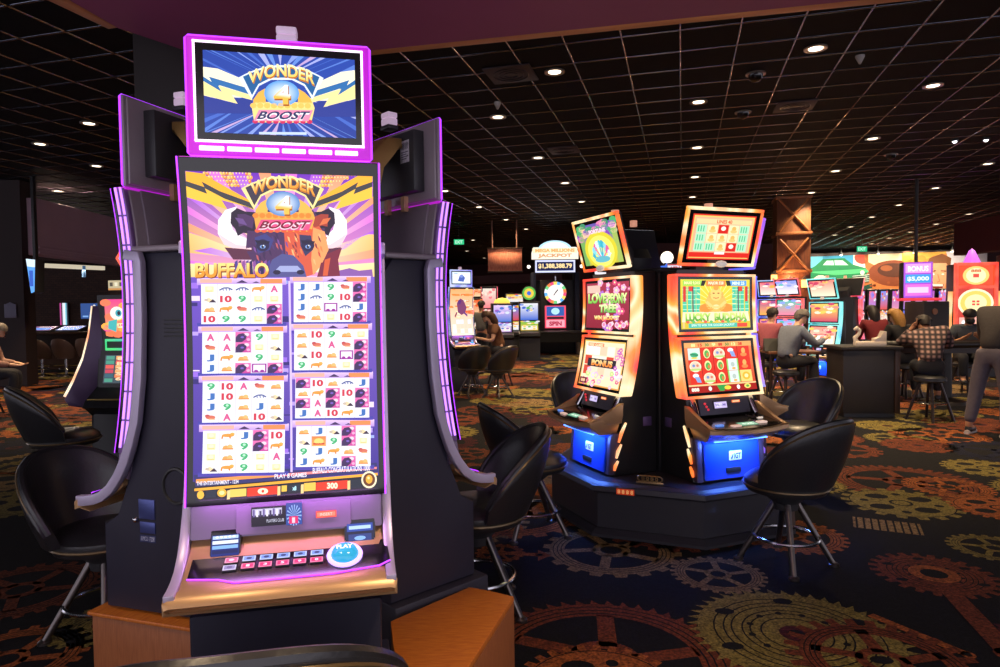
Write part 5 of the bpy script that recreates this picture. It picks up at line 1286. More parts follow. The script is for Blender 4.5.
a.ell(.5, .5, .36, .36, '#fff4f0', 1, 24); a.line([(.5, .5), (.62, .36)], .05, '#303040', 2); a.line([(.5, .5), (.42, .62)], .04, '#303040', 2)
a.build('wheel_face', flat_map(-.38, .38, 1.68, 2.44, -.195), ARTM, whl, eps=.002)
a = Art(); a.rect(0, 0, 1, 1, '#f04860', 0); a.rect(.08, .04, .92, .46, '#2c58a8', 1); a.ell(.5, .25, .2, .15, '#b0e0f0', 2, 16); a.rect(.1, .5, .9, .6, '#101020', 1); a.rect(.06, .64, .94, .96, '#f0a0b0', 1); a.text('SPIN', .2, .7, .8, .9, '#b02040', 2, .05)
a.build('reel_panel', flat_map(-.36, .36, .85, 1.62, -.104), ARTM, t, eps=.002)
for sx in (-1, 1): MB().ball((sx*.9, -.2, 2.95), .06, n=12).build('globe_light', glow('white_globe_small', '#fff4e8', 2), t)
MB().tube([(0, -.3, 2.46), (0, -.3, 2.62)], .03, 8).build('pointer', CHROME, t)
q = P2(552, 22.1)
t = thing('gaming_table', 'black covered table standing in front of the tall jackpot tower', 'table', (q[0], q[1], 0))
MB().box(-.95, .95, -.35, .35, .70, .78, .02).build('tabletop', BLACK, t); MB().box(-.93, .93, -.33, .33, .42, .70).build('cloth', mat('black_cloth', '#17161a', .8), t)
for sx in (-1, 1):
    for sy in (-1, 1): MB().tube([(sx*.85, sy*.26, .42), (sx*.85, sy*.26, 0)], .04, 10).build('leg', mat('pale_leg', '#6a5a4c', .5), t)
# hanging plank sign
q = at(505, 260, 22); t = thing('hanging_sign', 'red plank board hanging by two rods from the ceiling', 'sign', (q.x, q.y, q.z))
MB().box(-.56, .56, 0, .08, -.36, .36, .01).build('board', REDWOOD, t); MB().box(-.58, .58, -.02, .1, .36, .40, .006).build('rim', DARKWOOD, t); MB().box(-.58, .58, -.02, .1, -.40, -.36, .006).build('rim', DARKWOOD, t)
for sx in (-.42, .40): MB().tube([(sx, .04, .38), (sx, .04, CEIL-q.z)], .03, 8).build('rod', mat('brown_rod', '#6a4a40', .5, .4), t)
# cash sign with a white globe behind the tower
q = at(668, 266, 11); t = thing('atm_sign', 'small blue and red ATM sign under a round white globe', 'sign', (q.x, q.y, 0))
MB().box(-.05, .05, .02, .12, 0, 2.3, .01).build('post', BLACK, t)
MB().ball((0.0, .07, q.z+.14), .105, n=20).build('globe', glow('white_globe', '#fffaf0', 1.2), t)
b = MB().box(-.02, .22, -.03, .0, q.z-.13, q.z+.03, .008).build('panel', BLACK, t); a = Art(); a.rect(0, 0, 1, 1, '#e8e8f8', 0); a.rect(.0, .0, 1, .12, '#d04050', 1); a.text('ATM', .12, .24, .88, .68, '#c02838', 1, .05); a.text('24 HOURS', .1, .76, .9, .92, '#c04858', 1, .02); a.build('lettering', flat_map(-.015, .215, q.z-.125, q.z+.025, -.0315), ARTDIM, b)
b = MB().prism([(-.18, q.z-.06), (-.06, q.z-.06), (-.02, q.z-.02), (-.02, q.z+.05), (-.06, q.z-.0), (-.18, q.z+.0)], -.04, .0, 'y', .005).box(-.15, -.05, -.04, 0, q.z-.15, q.z-.09, .005).build('blue_bracket', mat('blue_sign', '#2c50b0', .4, 0, '#3868e0', .8), t)

# ------------------------------------------------------------------ left room
q = P2(118.5, 6.2)
FIN = mat('violet_fin', '#5a4468', .4, .2)
def cartoon_art(k):
    a = Art(); rg = random.Random(21+k)
    if k == 0:
        a.rect(0, 0, 1, 1, ('#e83888', '#f8a040'), 0)
        for j in range(20): a.ell(rg.random(), rg.random(), .14, .1, rg.choice(['#ffb040', '#f04898', '#ffd860', '#ff7850']), 1, 9)
        a.ell(.3, .38, .17, .18, '#f4f0e0', 2, 16); a.ell(.34, .38, .08, .1, '#38a0b0', 3, 12); a.ell(.35, .38, .04, .06, '#181828', 4, 10); a.poly([(.08, .6), (.3, .54), (.26, .9), (.06, .8)], '#40b0b0', 2)
        a.rect(.3, .66, .62, .78, '#fff0b0', 3); a.text('JUNGLE', .32, .68, .6, .76, '#d03060', 4, .04); a.ell(.76, .5, .2, .3, '#ffb850', 2, 16)
    else:
        a.rect(0, 0, 1, 1, '#30404a', 0)
        for i in range(4):
            for j in range(6): a.rect(.03+.24*i, .03+.16*j, .23+.24*i, .16+.16*j, rg.choice(['#e05048', '#40907a', '#f08048', '#285868', '#c03850', '#e8a060', '#304850']), 1)
        for j in range(4): a.ell(.68, .2+.2*j, .12, .08, '#f07048', 2, 12)
        for j in range(5): a.text('8B3S6'[j], .3, .06+.18*j, .44, .18+.18*j, '#ffd0a0', 3, .04)
    return a
t = thing('slot_machine', 'slot machine with pink cartoon screen and hexagon sign beyond the purple rail', 'slot machine', (q[0], q[1], 0), -6)
MB().prism([(.3, 0), (.3, 1.72), (0, 1.72), (.02, 1.3), (-.02, .86), (-.2, .76), (-.24, .70), (-.1, .62), (-.14, 0)], -.22, .28, 'x', .012).build('cabinet', BLACK, t)
cartoon_art(0).build('upper_screen', plane_map((-.14, -.004, 1.68), (.26, -.004, 1.68), (-.14, .008, 1.34)), ARTM, t, eps=.0008)
cartoon_art(1).build('screen', plane_map((-.15, .003, 1.16), (.26, .003, 1.16), (-.17, -.022, .90)), ARTM, t, eps=.0008)
MB().tube([(-.14, .0, 1.30), (.2, .0, 1.30), (.2, .0, 1.215), (-.14, .0, 1.215)], .012, 8, True).build('green_rim_light', flame('green_blue_light', ['#40e070', '#38c8a0', '#4090ff'], 1.1), t)
MB().box(-.19, .24, -.21, -.06, .765, .775, .003).build('button_deck', mat('gold_deck', '#b89a50', .3, .6), t)
MB().box(-.17, -.09, -.04, -.02, .83, .85, .003).build('bill_light', glow('orange_bill_light', '#ff7040', 1.2), t)
fin = [(-.02, 1.62), (.04, 1.62), (.06, 1.2), (.03, .8), (-.06, .66), (-.24, .70), (-.27, .76), (-.19, .92), (-.11, 1.12), (-.055, 1.34)]
fo = MB().prism([(y+.02, z) for y, z in fin], -.30, -.24, 'x', .01).build('side_fin', FIN, t, M=Matrix.Translation((-.26, 0, 0)) @ Matrix.Rotation(rad(-62), 4, 'Z') @ Matrix.Translation((.26, 0, 0)))
MB().tube([(-.318, y, z) for y, z in ((-.26, .78), (-.18, .94), (-.10, 1.14), (-.045, 1.36), (-.01, 1.62))], .013, 8).build('fin_light', flame('warm_white_strip', ['#ff9a60', '#ffe0b0', '#fff0d8', '#ffb070'], 1.2), fo, M=Matrix.Translation((-.26, 0, 0)) @ Matrix.Rotation(rad(-62), 4, 'Z') @ Matrix.Translation((.26, 0, 0)))
b = MB().box(-.12, .2, .02, .2, 1.76, 1.86, .01).build('topper', BLACK, t); a = Art(); a.rect(0, 0, 1, 1, '#c8b890', 0)
for k in range(6): a.rect(.05+.16*k, .2, .15+.16*k, .6, ['#504838', '#f0e8c8'][k % 2], 1)
a.rect(0, .8, 1, 1, '#d09048', 2); a.build('topper_face', flat_map(-.11, .19, 1.765, 1.855, .018), ARTDIM, b)
MB().tube([(.02, .12, 1.71), (.02, .12, 1.77)], .04, 8).build('topper_neck', BLACK, t)
hx = lambda r: [(.17+r*math.cos(rad(60*k)), 2.06+r*.92*math.sin(rad(60*k))) for k in range(6)]
b = MB().prism(hx(.20), .02, .10, 'y', .01).build('hexagon_sign', mat('orange_hexagon', '#c04830', .4, 0, '#ff5838', 1.0), t)
a = Art(); c_ = lambda r: [(.5+r*math.cos(rad(60*k)), .5+r*math.sin(rad(60*k))) for k in range(6)]
a.poly(c_(.5), '#ff6040', 0); a.poly(c_(.42), '#6aa0f8', 1); a.poly(c_(.36), '#e8f0ff', 2); a.line([(.34, .6), (.5, .3), (.66, .6)], .05, '#5070c0', 3); a.line([(.38, .66), (.62, .66)], .06, '#5070c0', 3); a.build('hexagon_face', flat_map(-.03, .37, 1.876, 2.244, .018), ARTM, b, eps=.0008)
MB().tube([(.17, .09, 1.70), (.17, .09, 1.9)], .025, 8).build('hexagon_post', BLACK, t)
q = P2(60, 5.5); chair(q[0], q[1], (.80, .60), 'dark stool with violet sheen before the pink cartoon machine', s=1.07)
# bar with tables, chairs, screens
BARM = mat('brown_vinyl_chair', '#7a6256', .5, vary=.15)
def bar_chair(px, Y, lb):
    q = P2(px, Y); t = thing('bar_chair', lb, 'chair', (q[0], q[1], 0), 0, 'brown chairs at the bar'); t.rotation_euler = (0, 0, PI); t.scale = (.88, .88, .95)
    if bar_chair.first is None:
        bar_chair.first = t
        so, si, e, _ = chair_back(w=.24, ztop=.42); MB().shell(so, si).build('backrest', BARM, t); MB().lathe([(.005, .58), (.2, .56), (.23, .52), (.22, .46), (.005, .45)], n=20).build('seat', BARM, t)
        MB().lathe([(.005, 0), (.22, 0), (.2, .03), (.04, .06), (.035, .45), (.005, .45)], n=18).build('pedestal', CHROME, t); MB().tube([(.17*math.cos(2*PI*k/20), .17*math.sin(2*PI*k/20), .2) for k in range(20)], .012, 6, True).build('foot_ring', CHROME, t)
    else:
        for ch in bar_chair.first.children: c = ch.copy(); COL.objects.link(c); c.parent = t
    return t
bar_chair.first = None
for px, lb in ((40, 'brown bar chair closest to the dark wall end'), (64, 'brown bar chair in the middle of the three at the bar'), (88, 'brown bar chair below the wall television')): bar_chair(px, 16.6, lb)
p0, p1 = P2(20, 17.6), P2(115, 17.9)
t = thing('bar_counter', 'long dark bar counter behind the brown chairs', 'bar counter', (p0[0], p0[1], 0), math.degrees(math.atan2(p1[1]-p0[1], p1[0]-p0[0])))
Lb = math.hypot(p1[0]-p0[0], p1[1]-p0[1])
MB().box(0, Lb, -.3, .35, 1.02, 1.08, .015).build('top', DARKWOOD, t); MB().box(0, Lb, -.1, .3, 0.08, 1.02).build('front', DARKWOOD, t); MB().box(0, Lb, -.05, .28, 0, .08).build('kick_plate', BLACK, t); MB().tube([(0, -.2, .2), (Lb, -.2, .2)], .025, 8).build('foot_rail', CHROME, t)
def bartop(px, Y, lb, col):
    q = P2(px, Y); t = thing('bartop_game', lb, 'game screen', (q[0], q[1], 1.08)); MB().prism([(-.2, 0), (.2, 0), (.2, .14), (-.2, .04)], -.32, .32, 'x', .01).build('housing', BLACK, t)
    a = Art(); a.rect(0, 0, 1, 1, col, 0); a.rect(.1, .4, .9, .9, '#7aa8ff', 1); a.rect(.2, .1, .6, .3, '#e8d0c0', 1); a.build('screen', plane_map((-.29, .19, .143), (.29, .19, .143), (-.29, -.19, .048)), ARTDIM, t, eps=.002)
bartop(42, 17.65, 'slanted glowing game screen set in the bar, nearer the dark wall', '#8a5a88'); bartop(70, 17.7, 'brighter blue slanted game screen set in the bar', '#90a0e8')
q = at(90, 311, 24.6); t = thing('wall_television', 'blue television on the brick wall above the bar', 'television', (q.x, q.y, q.z)); MB().box(-.36, .36, 0, .06, -.30, .30, .01).build('housing', BLACK, t)
a = Art(); a.rect(0, 0, 1, 1, '#1c4a90', 0); a.ell(.7, .55, .14, .3, '#d0d8e8', 1, 12); a.ell(.74, .2, .08, .12, '#e8e0e0', 2, 10); a.rect(.1, .8, .4, .9, '#80b0f0', 1); a.build('screen', flat_map(-.34, .34, -.28, .28, -.002), ARTDIM, t, eps=.002)
q = at(64, 314, 24.9); t = thing('wall_light_panel', 'tall narrow panel of pink and white light on the brick wall', 'light panel', (q.x, q.y, q.z)); MB().box(-.16, .16, 0, .08, -.42, .42, .01).build('housing', BLACK, t)
a = Art()
for k, c in enumerate(['#c03890', '#402030', '#e8f0ff', '#f4fcff', '#80d0e8', '#203040']): a.rect(k/6, 0, (k+1)/6, 1, c, 0)
a.build('face', flat_map(-.15, .15, -.41, .41, -.002), ARTDIM, t)
q = at(31.5, 276, 14.0); t = thing('blue_sign', 'bright blue slanted screen at the edge of the dark wall', 'sign', (q.x, q.y, q.z)); MB().prism([(-.10, .36), (.09, .34), (.05, -.34), (-.02, -.36)], 0, .3, 'y', .01).build('housing', BLACK, t)
a = Art(); a.poly([(0, 0), (1, .03), (.8, .96), (.42, 1)], '#58a0f0', 0); a.poly([(0, 0), (1, .03), (.96, .25), (.1, .22)], '#d8f0ff', 1); a.rect(.3, .34, .72, .8, '#2858c0', 1); a.build('screen', flat_map(-.10, .09, -.36, .36, -.003), ARTM, t, eps=.002)
MB().box(-.03, .03, .1, .2, .33, CEIL-q.z, .01).build('hanger', BLACK, t)
p0, p1 = at(33, 265, 22), at(104, 262, 24); t = thing('cove_light', 'long pale lit strip under the ceiling over the bar', 'light', tuple(p0), math.degrees(math.atan2(p1.y-p0.y, p1.x-p0.x)))
Lc = math.hypot(p1.x-p0.x, p1.y-p0.y); MB().box(0, Lc, -.06, .1, -.07, .07, .01).build('strip', mat('cove_strip_lens', '#b8a890', .5, 0, '#e8dcc0', .75), t); MB().box(-.05, Lc+.05, -.1, .14, .07, .16, .01).build('housing', WALLD, t)
for s_ in (.1, Lc-.1): MB().tube([(s_, .02, .15), (s_, .02, CEIL-p0.z)], .02, 6).build('hanger', BLACK, t)
ll = bpy.data.lights.new('cove_lamp', 'AREA'); ll.shape = 'RECTANGLE'; ll.size = 2.2; ll.size_y = .1; ll.energy = 60; ll.color = (1, .8, .6); lo = bpy.data.objects.new('cove_lamp', ll); COL.objects.link(lo); lo.parent = t; lo.location = (Lc/2, -.1, -.1); lo.rotation_euler = (rad(-35), 0, 0)
b = MB().box(Lc*.66, Lc*.70, -.1, 0, -.35, .05, .01).build('blue_bracket', mat('blue_grey_box', '#5a7a9a', .4, 0, '#5a88b8', .4), t)
q = at(10, 310.5, 14.46); t = thing('wall_plate', 'small pale notice plate on the dark wall', 'wall plate', (q.x, q.y, q.z)); MB().box(-.13, .13, 0, .03, -.16, .14, .01).prism([(-.11, .13), (.11, .13), (.0, .18)], 0, .02, 'y').build('plate', mat('pale_plate', '#6a6880', .5), t)

# ------------------------------------------------------------------ right: banks of machines, mural, post, tables
Mq = [at(752, 252, 35.5), at(990, 246.5, 33.2)]
mt_, mb_ = 250.5, 306
TLm, TRm = at(752, 259, 35.8), at(987, 250, 33.6); BLm, BRm = at(752, 309, 35.8), at(987, 303, 33.6)
t = thing('mural', 'long painted wall mural with green car, burger and laughing man', 'mural', tuple((TLm+TRm)/2), 0)
o_ = (TLm+TRm)/2
dm_ = (TRm-TLm).normalized(); nb = Vector((-dm_.y, dm_.x, 0))
zt_, zb_ = max(TLm.z, TRm.z), min(BLm.z, BRm.z)
MB().prism([tuple((TLm-o_+nb*.03)[:2]), tuple((TRm-o_+nb*.03)[:2]), tuple((TRm-o_+nb*.2)[:2]), tuple((TLm-o_+nb*.2)[:2])], zb_-o_.z-.06, zt_-o_.z+.06, 'z').build('board', DARKWOOD, t)
a = Art(clampq(quad_q((752, 259), (987, 250), (987, 303), (752, 309))))
a.rect(745, 240, 1000, 320, '#c8a890', 0)
a.rect(745, 240, 800, 320, '#d8c0a8', 1); a.ell(771, 266, 10, 9, '#a87858', 2, 20); a.ell(771, 266, 6, 6, '#e0c8a8', 3, 16); a.rect(756, 276, 800, 312, '#b03a34', 2)
a.rect(800, 240, 857, 320, '#3a98c0', 1); a.rect(800, 240, 826, 272, '#60b8d8', 2); a.rect(857, 240, 874, 268, '#f0e8d8', 2); a.ell(866, 257, 8, 7, '#d04838', 3, 16)
a.poly([(806, 282), (808, 271), (818, 266), (826, 259), (848, 258), (856, 264), (870, 268), (874, 276), (873, 283), (862, 286), (830, 284)], '#1c7a4c', 4)
a.poly([(826, 265), (830, 260.5), (846, 260), (852, 265)], '#a8d8c8', 5); a.line([(837, 260), (838, 265)], 1, '#1c7a4c', 6); a.poly([(808, 272), (870, 268.5), (873, 272), (840, 275)], '#48b070', 5)
a.ell(824, 283, 9, 8, '#e0d0b8', 6, 18); a.ell(824, 283, 5, 5, '#a04840', 7, 14); a.rect(856, 275, 873, 282, '#283830', 6)
for k in range(4): a.line([(856, 276+k*2), (873, 274.5+k*2)], .7, '#b8d0c0', 7)
a.ell(866, 272.5, 2.2, 2.2, '#f4f0d0', 8, 10); a.poly([(862, 287), (876, 283), (876, 288), (862, 291)], '#184838', 5)
a.rect(800, 288, 878, 320, '#70503c', 2)
a.poly([(868, 240), (930, 240), (940, 320), (872, 320)], '#b86a38', 3); a.ell(898, 283, 31, 22, '#c8743a', 4, 30); a.ell(898, 273, 26, 13, '#7a3a1c', 5, 28); a.ell(897, 270, 16, 7, '#4a2412', 6, 20); a.ell(890, 268, 6, 3, '#8a4a24', 7, 12)
rg = random.Random(8)
for k in range(26): a.ell(rg.uniform(874, 922), rg.uniform(280, 301), 1.6, 1.3, '#8a4420', 6, 7)
a.poly([(872, 296), (924, 292), (924, 320), (872, 320)], '#e8b070', 7); a.poly([(872, 240), (905, 240), (906, 262), (885, 268), (872, 262)], '#e8c8a0', 4)
a.rect(906, 240, 950, 262, '#f0b048', 5)
for k in range(6): a.ell(910+k*7, 259+(k % 2)*3, 5, 4, '#e09038', 6, 9)
# laughing man, retro poster style
a.poly([(926, 262), (952, 240), (987, 240), (987, 320), (920, 320)], '#e88848', 7); a.poly([(948, 240), (990, 240), (990, 300), (960, 306)], '#d8d0d8', 8)
a.poly([(930, 268), (934, 260), (944, 256), (950, 262), (950, 276), (946, 290), (939, 298), (932, 296), (929, 285)], '#e8a478', 9); a.poly([(928, 266), (932, 258), (944, 253.5), (953, 258), (952, 268), (948, 263), (936, 263), (931, 270)], '#7a4a28', 10)
a.line([(932, 272), (938, 270.5)], 1.1, '#5a3420', 11); a.line([(943, 270.5), (948, 271)], 1.1, '#5a3420', 11); a.ell(935.5, 274, 1.6, .9, '#fff4e8', 11, 8); a.ell(945, 274, 1.5, .9, '#fff4e8', 11, 8); a.line([(940, 274), (942, 281), (939.5, 282)], 1, '#c87c54', 11)
a.poly([(934, 284), (946, 284), (944, 291), (938, 293)], '#8a2c24', 11); a.rect(935, 284, 945, 286, '#fff8f0', 12)
MURM = print_mat('painted_mural', .6, 0, 0, .1, 3)
dd = (TRm-TLm); 
a.build('picture', plane_map(tuple(TLm-o_), tuple(TRm-o_), tuple(BLm-o_)), MURM, t, eps=.004)
for k, px in enumerate((806, 841, 878, 914, 952)):
    q = at(px, 254.5-k*1.2, 34.0-k*.35); L = thing('mural_lamp', 'small spotlight washing the mural, number counted from the post', 'light', (q.x, q.y, CEIL-.02), 0, 'small lamps above the mural')
    L['label'] = ['small lamp above the front of the green car', 'small lamp above the roof of the green car', 'small lamp above the burger edge', 'small lamp above the burger middle', 'small lamp above the laughing man'][k]
    MB().tube([(0, 0, .01), (0, 0, q.z-CEIL)], .02, 6).build('stem', BLACK, L); MB().lathe([(.002, .08), (.07, .06), (.09, -.06), (.002, -.06)], (0, 0, q.z-CEIL), 12).build('shade', BLACK, L); MB().ball((0, 0, q.z-CEIL-.05), .06, n=10).build('bulb', glow('warm_mural_bulb', '#ffe8c8', 4), L)
    ll = bpy.data.lights.new('mural_light', 'SPOT'); ll.spot_size = rad(150); ll.spot_blend = .8; ll.energy = 260; ll.color = (1, .85, .65); ll.shadow_soft_size = .1; lo = bpy.data.objects.new('mural_light', ll); COL.objects.link(lo); lo.parent = L; lo.location = (0, -.5, q.z-CEIL-.1); lo.rotation_euler = (rad(48), 0, 0)
# brick post with cross brace and lanterns
q = at(791, 300, 18.2); t = thing('wood_post', 'square brown timber post with crossed braces and small lanterns', 'post', (q.x, q.y, 0), -15)
MB().box(-.42, .42, -.42, .42, 0, CEIL, .02).build('core', wood('post_planks', '#5a3422', '#7a4a2c', (9, 9, 1)), t)
br = MB()
for z0 in (2.45, 3.5):
    for s_ in (-1, 1): br.tube([(-.36*s_, -.45, z0), (.36*s_, -.45, z0+.85)], .035, 6)
for z0 in (2.4, 3.4, 4.36): br.box(-.45, .45, -.47, .45, z0, z0+.08, .01)
br.build('cross_brace', wood('post_beams', '#7a4a2a', '#94603a', (9, 9, 1)), t)
for sx, z in ((-.5, 2.15), (.25, 2.0)):
    l = MB().box(sx-.07, sx+.07, -.6, -.46, z, z+.2, .01).build('lantern', glow('orange_lantern', '#ffa860', 3), t); MB().prism([(sx-.09, z+.2), (sx+.09, z+.2), (sx, z+.3)], -.62, -.44, 'y').build('lantern_cap', BLACK, l)
ll = bpy.data.lights.new('lantern_light', 'POINT'); ll.energy = 50; ll.color = (1, .5, .2); ll.shadow_soft_size = .08; lo = bpy.data.objects.new('lantern_light', ll); COL.objects.link(lo); lo.parent = t; lo.location = (-.1, -.8, 2.2)
# teal lit machine and its neighbours
q = P2(826, 11.4); o = dup(G2, (q[0], q[1], 0), -66, 'slot machine with teal lit curved edges beside the seated man in pale blue', scale=.90); relight(o, TEAL); reface(o, 51)
q = P2(846, 13.2); o = dup(G1, (q[0], q[1], 0), 118, 'slot machine seen from behind, dark with red edge, right of the teal lit one', scale=.93); relight(o, PINKL); reface(o, 52)
q = P2(773, 15.0); o = dup(G2, (q[0], q[1], 0), -40, 'slot machine with curved blue lit edges nearest the LUCKY BUDDHA machine', scale=.95); relight(o, BLUEL); reface(o, 53)
q = P2(790, 14.2); o = dup(G1, (q[0], q[1], 0), -62, 'slot machine with curved pink lit edge in front of the timber post', scale=.95); relight(o, PINKL); reface(o, 54)
# row of small machines below the mural
pals = [['#ff7080', '#ffe8f0', '#f0a0c0', '#c060d0'], ['#7080ff', '#f0f0ff', '#b090f0', '#ff80a0'], ['#ffb060', '#fff0d8', '#f06050', '#90a0ff']]
row_lbl = ['end machine of the lit row below the green car', 'second lit machine of the row below the mural, counted from the green car', 'third lit machine of the row, below the burger edge', 'fourth lit machine of the row, below the burger middle', 'fifth lit machine of the row, beneath the burger', 'sixth lit machine of the row, left of the purple sign', 'seventh lit machine of the row, under the purple sign', 'eighth lit machine of the row, beneath the laughing man', 'last lit machine of the row, next to the big red wheel machine']
for k in range(9):
    q = P2(860+k*11.6, 20.8+k*.03)
    upright(row_lbl[k], q, -8, pals[k % 3], .30, 2.0, None, None, 'lit row of small machines', None, 30+k)
# overhead purple sign
q = at(918, 280, 15.5); t = thing('overhead_sign', 'purple and pink lit sign box with a blue band in front of the mural', 'sign', (q.x, q.y, q.z), -20)
MB().box(-.30, .30, 0, .45, -.42, .42, .015).build('box', BLACK, t); a = Art(); a.rect(0, 0, 1, 1, '#b050d8', 0); a.rect(.06, .04, .94, .3, '#f0a0e8', 1); a.rect(.06, .34, .94, .58, '#40a0e8', 1); a.text('BONUS', .14, .1, .86, .26, '#fff4ff', 2, .04); a.text('$5,000', .12, .4, .88, .54, '#e8fcff', 2, .04); a.rect(.06, .62, .94, .94, '#e870d8', 1); a.rect(.14, .7, .86, .86, '#f8d0ff', 2)
a.build('face', flat_map(-.29, .29, -.41, .41, -.003), ARTM, t, eps=.002); MB().box(-.34, .48, -.03, .48, -.48, -.42, .01).build('red_ledge', mat('red_ledge_light', '#c83848', .4, 0, '#ff4858', .7), t)
MB().tube([(0, .22, .4), (0, .22, CEIL-q.z)], .04, 8).build('stem', BLACK, t)
# big red wheel machines
def wheel_machine(px, Y, lb, deg):
    q = P2(px, Y); t = thing('slot_machine', lb, 'slot machine', (q[0], q[1], 0), deg)
    MB().prism([(.3, 0), (.3, 2.35), (-.05, 2.35), (-.05, 1.0), (-.26, .86), (-.26, .8), (-.14, .72), (-.16, 0)], -.40, .40, 'x', .015).build('cabinet', BLACK, t)
    f = MB()
    for x0, x1, z0, z1 in ((-.42, .42, 2.32, 2.38), (-.42, .42, 1.84, 1.90), (-.42, -.36, .95, 2.38), (.36, .42, .95, 2.38), (-.42, .42, .95, 1.0)): f.box(x0, x1, -.10, -.02, z0, z1, .01)
    f.build('red_frame', flame('red_frame_light', ['#ff3028', '#ff6048', '#f84038'], 1.0), t)
    a = Art(); a.rect(0, 0, 1, 1, '#f04a20', 0); a.ell(.5, .5, .36, .46, '#ffd070', 1, 24); a.ell(.5, .5, .27, .36, '#fff0b8', 2, 22); a.rect(.42, .42, .58, .6, '#e04838', 3); a.text('888', .36, .2, .64, .34, '#d06028', 3, .04); a.build('header_screen', flat_map(-.36, .36, 1.90, 2.32, -.056), ARTM, t, eps=.002)
    a = Art(); a.rect(0, 0, 1, 1, '#c83828', 0); a.ell(.5, .36, .49, .35, '#fff4c8', 1, 30); a.ell(.5, .36, .42, .3, '#ffd060', 2, 28); a.ell(.5, .36, .30, .21, '#fff0b0', 3, 24); a.rect(.40, .30, .60, .42, '#e83838', 4); a.rect(.48, .30, .52, .42, '#ffe0a0', 5); a.rect(.40, .345, .60, .375, '#ffe0a0', 5); a.rect(.06, .72, .94, .98, '#f0b0a0', 1)
    for k in range(4): a.ell(.2+.2*k, .85, .08, .07, ['#ffffff', '#f06050', '#f8d060', '#c080e0'][k], 2, 10)
    a.build('screen', flat_map(-.36, .36, 1.0, 1.84, -.056), ARTM, t, eps=.002)
    for s_ in (-1, 1): MB().tube([(s_*.48, -.03, .4), (s_*.50, -.03, 1.2), (s_*.48, -.03, 1.78)], .045, 10).build('side_tube', flame('warm_side_tube', ['#ff6a30', '#ffc070', '#ffe8b0'], 1.0), t)
    MB().lathe([(.002, .3), (.05, .26), (.12, .1), (.16, 0), (.002, 0)], (0, .1, 2.38), 14).build('topper', glow('violet_topper', '#c060e8', .9), t)
    return t
wheel_machine(974, 14, 'big red framed machine with a glowing gold wheel near the picture edge', -6); wheel_machine(1031, 14.0, 'second red framed wheel machine cut by the picture edge', -6)
q = P2(937, 13.0); t = thing('service_cabinet', 'dark plain cabinet back with a round emblem between the lit row and the seated players', 'cabinet', (q[0], q[1], 0), 10)
MB().box(-.29, .29, 0, .5, 0, 1.58, .02).build('cabinet', mat('brown_black_back', '#2c211e', .5), t); MB().lathe([(.002, -.01), (.06, -.01), (.06, .01), (.002, .01)], n=16).build('emblem', mat('bronze_emblem', '#8a5a40', .4, .6), t, M=Matrix.Translation((-.05, -.005, 1.38)) @ Matrix.Rotation(PI/2, 4, 'X'))
# dark game table with the swan shaped holder, and the card table
PITD = mat('dark_table_panel', '#231d1c', .5, vary=.15); FELT = mat('olive_felt', '#6a6238', .9); RAILM = mat('padded_rail', '#1c1819', .4)
q = P2(862, 9.3); t = thing('pit_stand', 'dark square pit stand holding the white swan shaped holder', 'stand', (q[0], q[1], 0), -6)
MB().box(-.36, .36, -.3, .3, .06, .92, .01).build('body', PITD, t); MB().box(-.40, .40, -.34, .34, .92, .97, .015).build('top', PITD, t); MB().box(-.33, .33, -.26, .26, 0, .06).build('plinth', BLACK, t); MB().box(.30, .37, -.32, -.28, .06, .92, .01).build('corner_post', DARKWOOD, t)
q = P2(870, 9.05); t = thing('card_holder', 'white swan shaped holder on the dark pit stand', 'card holder', (q[0], q[1], .97), -6)
WHT = mat('ivory_plastic_glow', '#c8b8a8', .4, 0, '#c8b098', .12)  # faint glow added to plain plastic so it looks lit
MB().box(-.2, .2, -.06, .06, 0, .07, .02).build('tray', WHT, t)
MB().tube([(-.17, 0, .05), (-.19, 0, .12), (-.14, 0, .17), (-.13, 0, .22), (-.17, 0, .25), (-.205, 0, .23)], [.035, .03, .024, .024, .03, .016], 10).build('neck', WHT, t)
MB().prism([(.04, .06), (.2, .06), (.2, .2), (.15, .21), (.13, .12), (.04, .11)], -.05, .05, 'y', .01).build('shoe', WHT, t)
q = P2(950, 10.1); t = thing('card_table', 'card table with olive felt and padded dark rim under the leaning player', 'table', (q[0], q[1], 0), -4)
def halfmoon(r, n=24): return [(r*1.45*math.cos(PI+PI*i/n), r*.9*math.sin(PI+PI*i/n)+.35) for i in range(n+1)]
MB().prism(halfmoon(.70), .90, .93, 'z').build('felt', FELT, t)
MB().tube([(x, y, .93) for x, y in halfmoon(.72)], .05, 10).build('padded_rim', RAILM, t); MB().prism(halfmoon(.68), .80, .90, 'z', .01).build('apron', DARKWOOD, t)
MB().box(-.86, .86, .30, .36, .88, .96, .01).build('dealer_rail', DARKWOOD, t); MB().lathe([(.002, 0), (.32, 0), (.3, .04), (.12, .1), (.11, .8), (.002, .8)], (0, .15, 0), 18).build('pedestal', PITD, t)
q = P2(790, 10.6); t = thing('side_table', 'small brown side table with dark menu board beside the seated man', 'table', (q[0], q[1], 0), -5)
MB().box(-.4, .4, -.25, .25, .78, .82, .01).build('tabletop', wood('mid_brown', '#6a4430', '#84583c', (3, 12, 3)), t)
for sx in (-.35, .35):
    for sy in (-.2, .2): MB().tube([(sx, sy, 0), (sx, sy, .78)], .025, 8).build('leg', DARKWOOD, t)
q = P2(777, 10.5); t = thing('menu_board', 'dark slanted board standing on the small brown side table', 'board', (q[0], q[1], .822), -5); MB().prism([(-.06, 0), (.06, 0), (.03, .2), (.01, .2)], -.2, .2, 'x', .005).build('panel', mat('dark_grey_board', '#3c3c38', .5), t)
